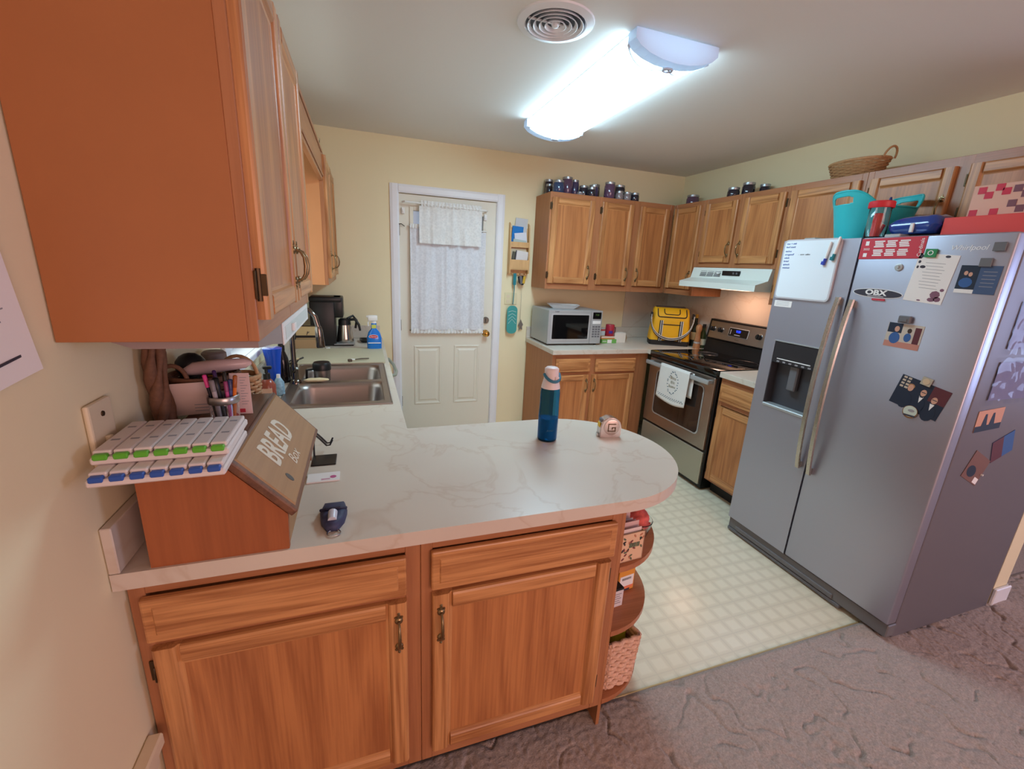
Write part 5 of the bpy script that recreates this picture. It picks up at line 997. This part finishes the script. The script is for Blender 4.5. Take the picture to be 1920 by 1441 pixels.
t = thing('napkin_pack', 'white paper packet with folded end lying by the red tin', 'packet', (2.672, 2.50, ZC)); b = B(); b.prism([(0, 0), (0.115, 0.0), (0.135, 0.045), (0.115, 0.088), (0.0, 0.088)], 0, 0.07, 'xz'); b.obj('pack', mat('packet_white', c(222, 218, 208), 0.7), t); b = B(); b.prism([(0.116, 0.004), (0.134, 0.045), (0.116, 0.084)], -0.001, 0.0, 'xz'); b.obj('end_fold', mat('packet_tan', c(150, 130, 104), 0.7), t)

# ---------------- jars of preserves on the cabinets ----------------
jm = [mat('preserve_purple', c(70, 62, 96), 0.10, coat=0.6), mat('preserve_blue', c(48, 66, 100), 0.10, coat=0.6), mat('preserve_plum', c(92, 66, 92), 0.10, coat=0.6), mat('preserve_dark', c(40, 38, 52), 0.10, coat=0.6), mat('preserve_clear', c(136, 128, 132), 0.10, coat=0.6)]
lidm = mat('jar_lid', c(170, 174, 178), 0.35, 0.8)
def jar(label, x, y, r, h, m, group):
    t = thing('preserve_jar', label, 'jar', (x, y, ZT+0.0005), 0, group)
    lh = min(0.018, h*0.25)
    b = B(); b.lathe([(r*0.93, 0), (r, 0.004), (r, h-lh-0.012), (r*0.86, h-lh-0.002), (r*0.86, h-lh)], 18); b.obj('body', m, t, smooth=45)
    b = B(); b.lathe([(r*0.92, h-lh), (r*0.93, h-lh+0.002), (r*0.93, h-0.002), (r*0.86, h)], 18); b.obj('lid', lidm, t, smooth=45)
JL = [(2.004, 2.690, .030, .086, 3, 'small dark jar at the end of the jar row, before a taller jar'), (2.028, 2.762, .038, .133, 3, 'tall dark jar against the wall at the end of the jar row'), (2.029, 2.560, .047, .097, 1, 'wide blue-purple jar at the front of the left jar cluster'), (2.145, 2.645, .046, .146, 2, 'tallest plum jar of the left jar cluster'), (2.240, 2.700, .038, .142, 0, 'purple jar closing the left jar cluster'), (2.293, 2.630, .040, .093, 3, 'dark medium jar after the gap in the jar row'), (2.213, 2.535, .030, .024, 4, 'very low flat jar at the cabinet edge before the gap'), (2.325, 2.545, .032, .073, 3, 'small dark jar standing before the medium dark jar'), (2.395, 2.645, .042, .110, 0, 'purple jar in the middle of the right jar cluster'), (2.460, 2.740, .040, .135, 3, 'tall dark jar against the wall behind the middle jars'), (2.492, 2.545, .045, .128, 2, 'tall plum jar with a white label at the cabinet front'), (2.660, 2.670, .050, .138, 3, 'large dark jar behind the three small clear jars'), (2.583, 2.535, .034, .067, 4, 'first small clear jar of the three at the row end'), (2.660, 2.535, .035, .066, 4, 'middle small clear jar of the three at the row end'), (2.736, 2.535, .037, .067, 3, 'small dark jar that ends the row toward the corner')]
for x, y, r, h, k, lab in JL: jar(lab, x, y, r, h, jm[k], 'preserve jars on the back wall cabinets')
for x, y, r, h, lab, k in ((3.33, 2.52, 0.055, 0.105, 'single reddish-brown jar alone in the cabinet corner', 2), (3.215, 1.935, 0.044, 0.075, 'low dark jar above the range hood cabinet', 3), (3.300, 1.880, 0.046, 0.110, 'taller dark jar of the group above the range hood', 3), (3.375, 1.800, 0.038, 0.095, 'rearmost dark jar of the group above the range hood', 3)): jar(lab, x, y, r, h, jm[k], 'preserve jars above the range side')
basket('basket', 'oval wicker basket with loop handle on top of the tall cabinet', (3.235, 1.045, ZT+0.002), PI/2, 0.125, 0.075, 0.155, 0.098, 0.085, 10, wickerM, [(-0.157-0.016*math.sin(PI*k/14), -0.045*math.cos(PI*k/14), 0.083+0.052*math.sin(PI*k/14)) for k in range(15)])
t = thing('glass_ornament', 'small clear glass bowl on top of the corner cabinet above the sink', 'bowl', (0.265, 2.01, ZT+0.001)); b = B(); b.lathe([(0.02, 0), (0.03, 0.01), (0.036, 0.05), (0.034, 0.05), (0.028, 0.012)], 16); b.obj('bowl', glass, t, smooth=50)

# ---------------- on top of the refrigerator ----------------
ZF = FH+0.001
t = thing('tub', 'turquoise flexible plastic tub with cut-out handles on the refrigerator', 'tub', (2.885, 0.665, ZF), PI-0.30)
n, rows = 160, 56; rings = []
for i in range(rows+1):
    s = i/rows; ring = []
    for j in range(n):
        a = 2*PI*j/n; lobe = max(0, abs(math.cos(a))-0.45)/0.55
        hgt = 0.150+0.075*math.sin(min(1, lobe)*PI/2)**1.4
        ring.append(((0.135+0.045*s)*math.cos(a), (0.120+0.038*s)*math.sin(a), hgt*s))
    rings.append(ring)
def hole(i, j):
    q = (j+0.5) % 80; q = q-80 if q > 40 else q
    return abs(q/10.5)**3+abs((i+0.5-46)/4.2)**3 < 1
b = B(); b.loft(rings, cap0=True, cap1=False, skip=hole); b.obj('shell', teal, t, smooth=60, solid=0.004)
b = B(); b.tube([Vector(p) for p in rings[-1]], 0.005, 6, True); b.obj('rim', teal, t, smooth=60)
t = thing('party_hat', 'dark blue pointed paper corner poking out of the turquoise tub', 'paper', (2.89, 0.605, ZF+0.005)); b = B(); b.lathe([(0.05, 0.0), (0.004, 0.20)], 14); b.obj('cone', mat('hat_blue', c(30, 44, 110), 0.5), t)
t = thing('candy_jar', 'clear jar with red lid and red contents on the refrigerator', 'jar', (2.676, 0.498, ZF)); b = B(); b.lathe([(0.036, 0), (0.040, 0.004), (0.040, 0.128), (0.038, 0.13), (0.038, 0.006), (0.02, 0.004)], 22); b.obj('jar', glass, t, smooth=50); b = B(); b.lathe([(0.046, 0.126), (0.048, 0.130), (0.048, 0.150), (0.044, 0.154)], 22); b.obj('lid', mat('lid_red', c(206, 44, 56), 0.4), t, smooth=40); b = B(); b.box(-0.020, -0.012, 0.006, 0.012, 0.012, 0.102, 0.004); b.obj('contents', mat('jar_red', c(208, 40, 44), 0.4), t); b = B(); b.tube([(0.012, 0.0, 0.01), (0.026, -0.012, 0.06)], 0.008, 7); b.obj('red_stick', bpy.data.materials['jar_red'], t)
t = thing('chip_bag', 'shiny blue plastic package lying on the refrigerator', 'package', (2.750, 0.360, ZF+0.013), -0.05)
b = B(); b.loft([rrect(0.072, 0.082, 0.03, 0.0, n=9), rrect(0.082, 0.092, 0.03, 0.018, n=9), rrect(0.084, 0.096, 0.03, 0.034, n=9), rrect(0.074, 0.088, 0.04, 0.058, n=9), rrect(0.045, 0.06, 0.03, 0.072, n=9), rrect(0.012, 0.02, 0.008, 0.076, n=9)])
bmesh.ops.subdivide_edges(b.bm, edges=list(b.bm.edges), cuts=1, use_grid_fill=True)
for v in b.bm.verts:
    k = 0.009*mnoise.noise(Vector((v.co.x*22, v.co.y*22, v.co.z*40))); v.co += Vector((k*0.4, k*0.4, k if v.co.z > 0.01 else 0))
b.obj('package', mat('blue_film', c(28, 62, 140), 0.18, coat=0.5), t, smooth=60); b = B(); b.box(-0.090, -0.018, 0.004, -0.080, -0.006, 0.040, 0.001); b.obj('white_tag', whiteP, t)
t = thing('gift_box', 'flat coral red box on the refrigerator near its outer corner', 'box', (2.690, 0.018, ZF)); b = B(); b.box(0, 0, 0, 0.33, 0.245, 0.068, 0.002); b.obj('box', mat('coral', c(222, 76, 72), 0.6), t)
t = thing('gift_box', 'pale box with red and plum squares stacked on the coral box', 'box', (2.745, 0.030, ZF+0.0685)); b = B(); b.box(0, 0, 0, 0.20, 0.195, 0.115, 0.002); b.obj('box', mat('gift_pale', c(222, 176, 156), 0.6), t)
pr = mat('gift_red', c(200, 34, 66), 0.4); pp = mat('gift_plum', c(120, 72, 84), 0.5)
for y0, z0, m in ((0.155, 0.084, pr), (0.133, 0.065, pr), (0.105, 0.090, pr), (0.085, 0.074, pr), (0.165, 0.004, pr), (0.105, 0.004, pr), (0.055, 0.080, pp), (0.030, 0.060, pp), (0.060, 0.030, pp), (0.025, 0.085, pp), (0.035, 0.010, pp), (0.005, 0.040, pp)):
    b = B(); b.box(-0.001, y0, z0, 0, y0+0.024, z0+0.024); b.obj('printed_square', m, t)

# ---------------- letter rack, swatter, outlet on the back wall ----------------
t = thing('letter_rack', 'light wooden wall letter rack stuffed with mail', 'letter rack', (1.705, YB, 1.485))
rk = wood('rack_pine', c(214, 172, 118), c(186, 142, 92), 'z', contrast=0.5)
for x in (0, 0.172):
    b = B(); b.prism([(0, 0), (-0.065, 0.0), (-0.065, 0.14), (-0.030, 0.40), (0, 0.42)], x, x+0.010, 'yz'); b.obj('side_panel', rk, t)
b = B(); b.box(0.01, -0.008, 0, 0.172, -0.001, 0.38); b.obj('back_panel', rk, t); b = B(); b.box(0.01, -0.064, 0.035, 0.172, -0.057, 0.115); b.obj('lower_front', rk, t); b = B(); b.box(0.01, -0.045, 0.225, 0.172, -0.038, 0.262); b.obj('upper_front', rk, t); b = B(); b.box(0.01, -0.064, 0.030, 0.172, -0.008, 0.037); b.obj('lower_floor', rk, t); b = B(); b.box(0.01, -0.045, 0.218, 0.172, -0.008, 0.225); b.obj('upper_floor', rk, t); b = B(); b.box(0.0, -0.02, -0.012, 0.182, -0.001, 0.004); b.obj('hook_rail', rk, t)
for k in range(4):
    b = B(); b.tube([(0.03+k*0.04, -0.02, -0.004), (0.03+k*0.04, -0.034, -0.010), (0.03+k*0.04, -0.036, 0.002)], 0.002, 6); b.obj('cup_hook', goldM, t)
for k, (lab, x0, z0, w_, h_, y, tl, m) in enumerate((('tilted grey leaflet at the top of the letter rack', 0.045, 0.30, 0.11, 0.16, -0.013, 0.06, c(196, 198, 200)), ('blue booklet in the upper slot of the letter rack', 0.018, 0.228, 0.10, 0.165, -0.019, 0.05, c(26, 120, 196)), ('white folded letter in the upper slot of the letter rack', 0.055, 0.228, 0.11, 0.105, -0.026, -0.12, c(214, 216, 226)), ('pale green envelope in the upper slot of the letter rack', 0.03, 0.228, 0.12, 0.06, -0.031, 0.1, c(176, 190, 186)), ('dark striped envelope in the lower slot of the letter rack', 0.018, 0.040, 0.10, 0.145, -0.028, 0.12, c(92, 88, 76)), ('large white envelope in the lower slot of the letter rack', 0.045, 0.040, 0.115, 0.155, -0.042, 0.10, c(216, 210, 208)), ('cream card in the lower slot of the letter rack', 0.02, 0.040, 0.14, 0.17, -0.018, 0.0, c(206, 190, 160)))):
    o = thing('letter', lab, 'mail', (1.705+x0, YB+y, 1.485+z0)); o.rotation_euler = (0, tl, 0)
    b = B(); b.box(0, -0.001, 0, w_, 0.001, h_); b.obj('sheet', mat('mail_%d' % k, m, 0.7), o)
    if k == 5: b = B(); b.box(0.0, -0.0015, 0.0, 0.008, -0.001, h_); b.obj('dark_edge', ink, o)
t = thing('fly_swatter', 'teal plastic fly swatter hanging from the letter rack', 'fly swatter', (1.735, YB-0.040, 0.945))
sw_ = mat('swatter_teal', c(60, 160, 156), 0.4, alpha=0.88); b = B(); b.tube([(0.028, 0, 0.53), (0.032, 0, 0.40), (0.026, 0, 0.27)], [0.008, 0.004, 0.004], 8); b.box(0.018, -0.004, 0.44, 0.046, 0.004, 0.54, 0.003); b.obj('handle', mat('swatter_handle', c(26, 128, 140), 0.4), t)
b = B(); b.prism([(x, z) for x, z, _ in rrect(0.048, 0.125, 0.04, 0, 0.024, 0.135)], -0.002, 0.002, 'xz'); sp = b.obj('paddle', sw_, t)
for k in range(4):
    b = B(); b.tube([(-0.012, -0.003, 0.10+k*0.035), (0.024, -0.003, 0.14+k*0.025), (0.06, -0.003, 0.10+k*0.035)], 0.0012, 5); b.obj('rib', whiteP, sp)
t = thing('key_bunch', 'bunch of car keys hanging from the letter rack hooks', 'keys', (1.826, YB-0.048, 1.455))
for k, (dx, m) in enumerate(((-0.024, blackP), (-0.008, greyP), (0.010, blackP), (0.026, mat('key_yellow', c(206, 166, 50), 0.5)), (0.0, chrome))):
    b = B(); b.box(dx-0.012, -0.006-0.004*(k % 2), -0.052-0.008*(k % 3), dx+0.012, 0.004-0.004*(k % 2), 0.012, 0.004, M=Matrix.Rotation(0.25*(k-2)*0.5, 4, 'Y')); b.obj('key', m, t)
b = B(); b.tube([(0.014*math.cos(2*PI*k/14), 0, 0.016+0.012*math.sin(2*PI*k/14)) for k in range(14)], 0.0014, 5, True); b.obj('ring', chrome, t)
t = thing('key_ornament', 'silver charm hanging by a cord beside the fly swatter', 'charm', (1.850, YB-0.016, 0.985)); b = B(); b.tube([(-0.012, -0.02, 0.47), (-0.004, 0, 0.10)], 0.0010, 5); b.obj('cord', greyP, t)
b = B(); b.prism([(0, 0.10), (0.014, 0.07), (0.026, 0.05), (0.016, 0.03), (0.020, 0.0), (0.004, 0.012), (-0.016, -0.004), (-0.010, 0.03), (-0.022, 0.045), (-0.010, 0.07)], -0.004, 0.004, 'xz'); b.obj('charm', chrome, t)
t = thing('outlet_plate', 'cream double outlet plate behind the fly swatter', 'outlet', (1.692, YB-0.0005, 1.212)); b = B(); b.box(0, -0.006, 0, 0.115, 0, 0.104, 0.002); b.obj('plate', mat('outlet_cream', c(222, 212, 172), 0.45), t)
for z in (0.030, 0.072):
    b = B(); b.box(0.018, -0.0075, z-0.014, 0.048, -0.005, z+0.014, 0.001); b.obj('socket', cream, t)

# ---------------- things on the rounded shelves ----------------
t = thing('recipe_box', 'floral patterned recipe box full of cards on the top round shelf', 'box', (1.225, 0.056, 0.6555), 0.08)
fl = mat('floral_card', c(222, 184, 150), 0.7); b = B(); b.box(0, 0, 0, 0.088, 0.003, 0.100); b.box(0, 0.16, 0, 0.088, 0.163, 0.100); b.box(0, 0, 0, 0.003, 0.163, 0.100); b.box(0.085, 0, 0, 0.088, 0.163, 0.100); b.box(0, 0, 0, 0.088, 0.163, 0.003); b.obj('box', fl, t)
fm = [mat('fl_%d' % k, cc, 0.7) for k, cc in enumerate((c(120, 60, 60), c(96, 104, 80), c(60, 50, 50), c(186, 120, 90)))]
for k in range(26):
    x, z = random.uniform(0.006, 0.082), random.uniform(0.006, 0.094); a = random.uniform(0, PI)
    b = B(); b.prism([(x+0.007*math.cos(q*PI/3)*math.cos(a)-0.0035*math.sin(q*PI/3)*math.sin(a), z+0.007*math.cos(q*PI/3)*math.sin(a)+0.0035*math.sin(q*PI/3)*math.cos(a)) for q in range(6)], -0.0006, 0, 'xz'); b.obj('leaf_print', fm[k % 4], t)
for k in range(3): 
    b = B(); b.box(0.03+k*0.014, -0.0010, 0.05, 0.042+k*0.014, -0.0004, 0.066); b.obj('title_block', fm[1], t)
for k in range(9):
    o = thing('recipe_card', ('white', 'pink', 'dark pink')[k % 3]+' recipe card, number '+('one', 'two', 'three', 'four', 'five', 'six', 'seven', 'eight', 'nine')[k]+' from the printed front of the floral box', 'card', (1.230, 0.064+k*0.0165, 0.6595), 0.08, 'recipe cards in the floral box'); b = B(); b.box(0, 0, 0, 0.076, 0.0015, 0.106+0.006*((k*5) % 3), M=Matrix.Rotation(-0.04, 4, 'X')); b.obj('card', mat('rc_%d' % k, (c(226, 206, 200), c(214, 178, 172), c(196, 140, 132))[k % 3], 0.8), o)
t = thing('dish_cloth', 'crumpled red and pink cloth stuffed in the glass bowl', 'cloth', (1.366, 0.182, 0.6640)); b = B(); b.ball(0, 0, 0.052, 0.042, 0.042, 0.050, 26, 16)
for v in b.bm.verts:
    k = 0.016*mnoise.noise(v.co*38)+0.008*mnoise.noise(v.co*90); v.co += v.co.normalized()*k; v.co.z = max(0.0, v.co.z)
b.obj('cloth', mat('red_cloth', c(214, 96, 88), 0.8, noise=0.6, nscale=55), t, smooth=80)
t = thing('glass_bowl', 'clear glass bowl rim at the edge of the top round shelf', 'bowl', (1.366, 0.182, 0.6555)); b = B(); b.lathe([(0.02, 0), (0.040, 0.004), (0.055, 0.062), (0.053, 0.064), (0.038, 0.008)], 20); b.obj('bowl', glass, t, smooth=50)
t = sbox('snack_box', 'white printed box with black top on the middle round shelf', 'carton', (1.225, 0.122, 0.4105), 0.10, 0.092, 0.085, 0.066, mat('snack_white', c(216, 206, 208), 0.7), tuple(('text_line', 0.02, 0.052-k*0.009, 0.082-0.006*(k % 2), 0.0545-k*0.009, greyink) for k in range(5))); b = B(); b.box(0.0, 0.0, 0.066, 0.092, 0.085, 0.074, 0.001); b.obj('black_top', blackP, t)
sbox('spice_box', 'orange mix carton standing on the middle round shelf', 'carton', (1.330, 0.185, 0.4105), 0.14, 0.075, 0.10, 0.092, mat('mix_orange', c(222, 150, 56), 0.6), (('white_panel', 0.006, 0.022, 0.069, 0.066, whiteink), ('orange_band', 0.006, 0.010, 0.069, 0.022, mat('band_orange', c(232, 130, 90), 0.6)), ('barcode', 0.02, 0.002, 0.055, 0.010, ink), ('title', 0.015, 0.048, 0.058, 0.058, greyink)))
t = thing('storage_basket', 'rectangular pale woven basket on the bottom round shelf', 'basket', (1.290, 0.150, 0.1255), 0.06)
wv = mat('pale_seagrass', c(216, 172, 146), 0.8, noise=0.4, nscale=140, bump=0.6, bscale=160)
hx, hy = 0.066, 0.085; rows = 12
b = B(); b.loft([rrect(hx-0.012, hy-0.012, 0.012, 0.0), rrect(hx-0.004, hy-0.004, 0.012, 0.205)], cap1=False); b.obj('liner', wv, t)
for k in range(rows):
    z = 0.010+k*0.0172; e = -0.008+0.010*k/rows; b = B(); base = rrect(hx+e, hy+e, 0.012, z, n=9)
    dense = []
    for q in range(len(base)):
        p0_, p1_ = Vector(base[q]), Vector(base[(q+1) % len(base)]); m_ = max(1, int((p1_-p0_).length/0.010))
        dense += [p0_.lerp(p1_, s/m_) for s in range(m_)]
    dense = [v+Vector((v.x, v.y, 0)).normalized()*0.003*(1 if (q//2+k) % 2 else -1) for q, v in enumerate(dense)]
    b.tube(dense, 0.0088, 6, True); b.obj('woven_row', wv, t, smooth=70)
t = thing('snack_bag', 'yellow-green packet sticking out of the woven basket', 'packet', (1.312, 0.140, 0.138)); b = B(); b.box(-0.030, -0.025, 0.0, 0.030, 0.025, 0.236, 0.010, 2); b.obj('packet', mat('lime', c(196, 200, 50), 0.4), t)
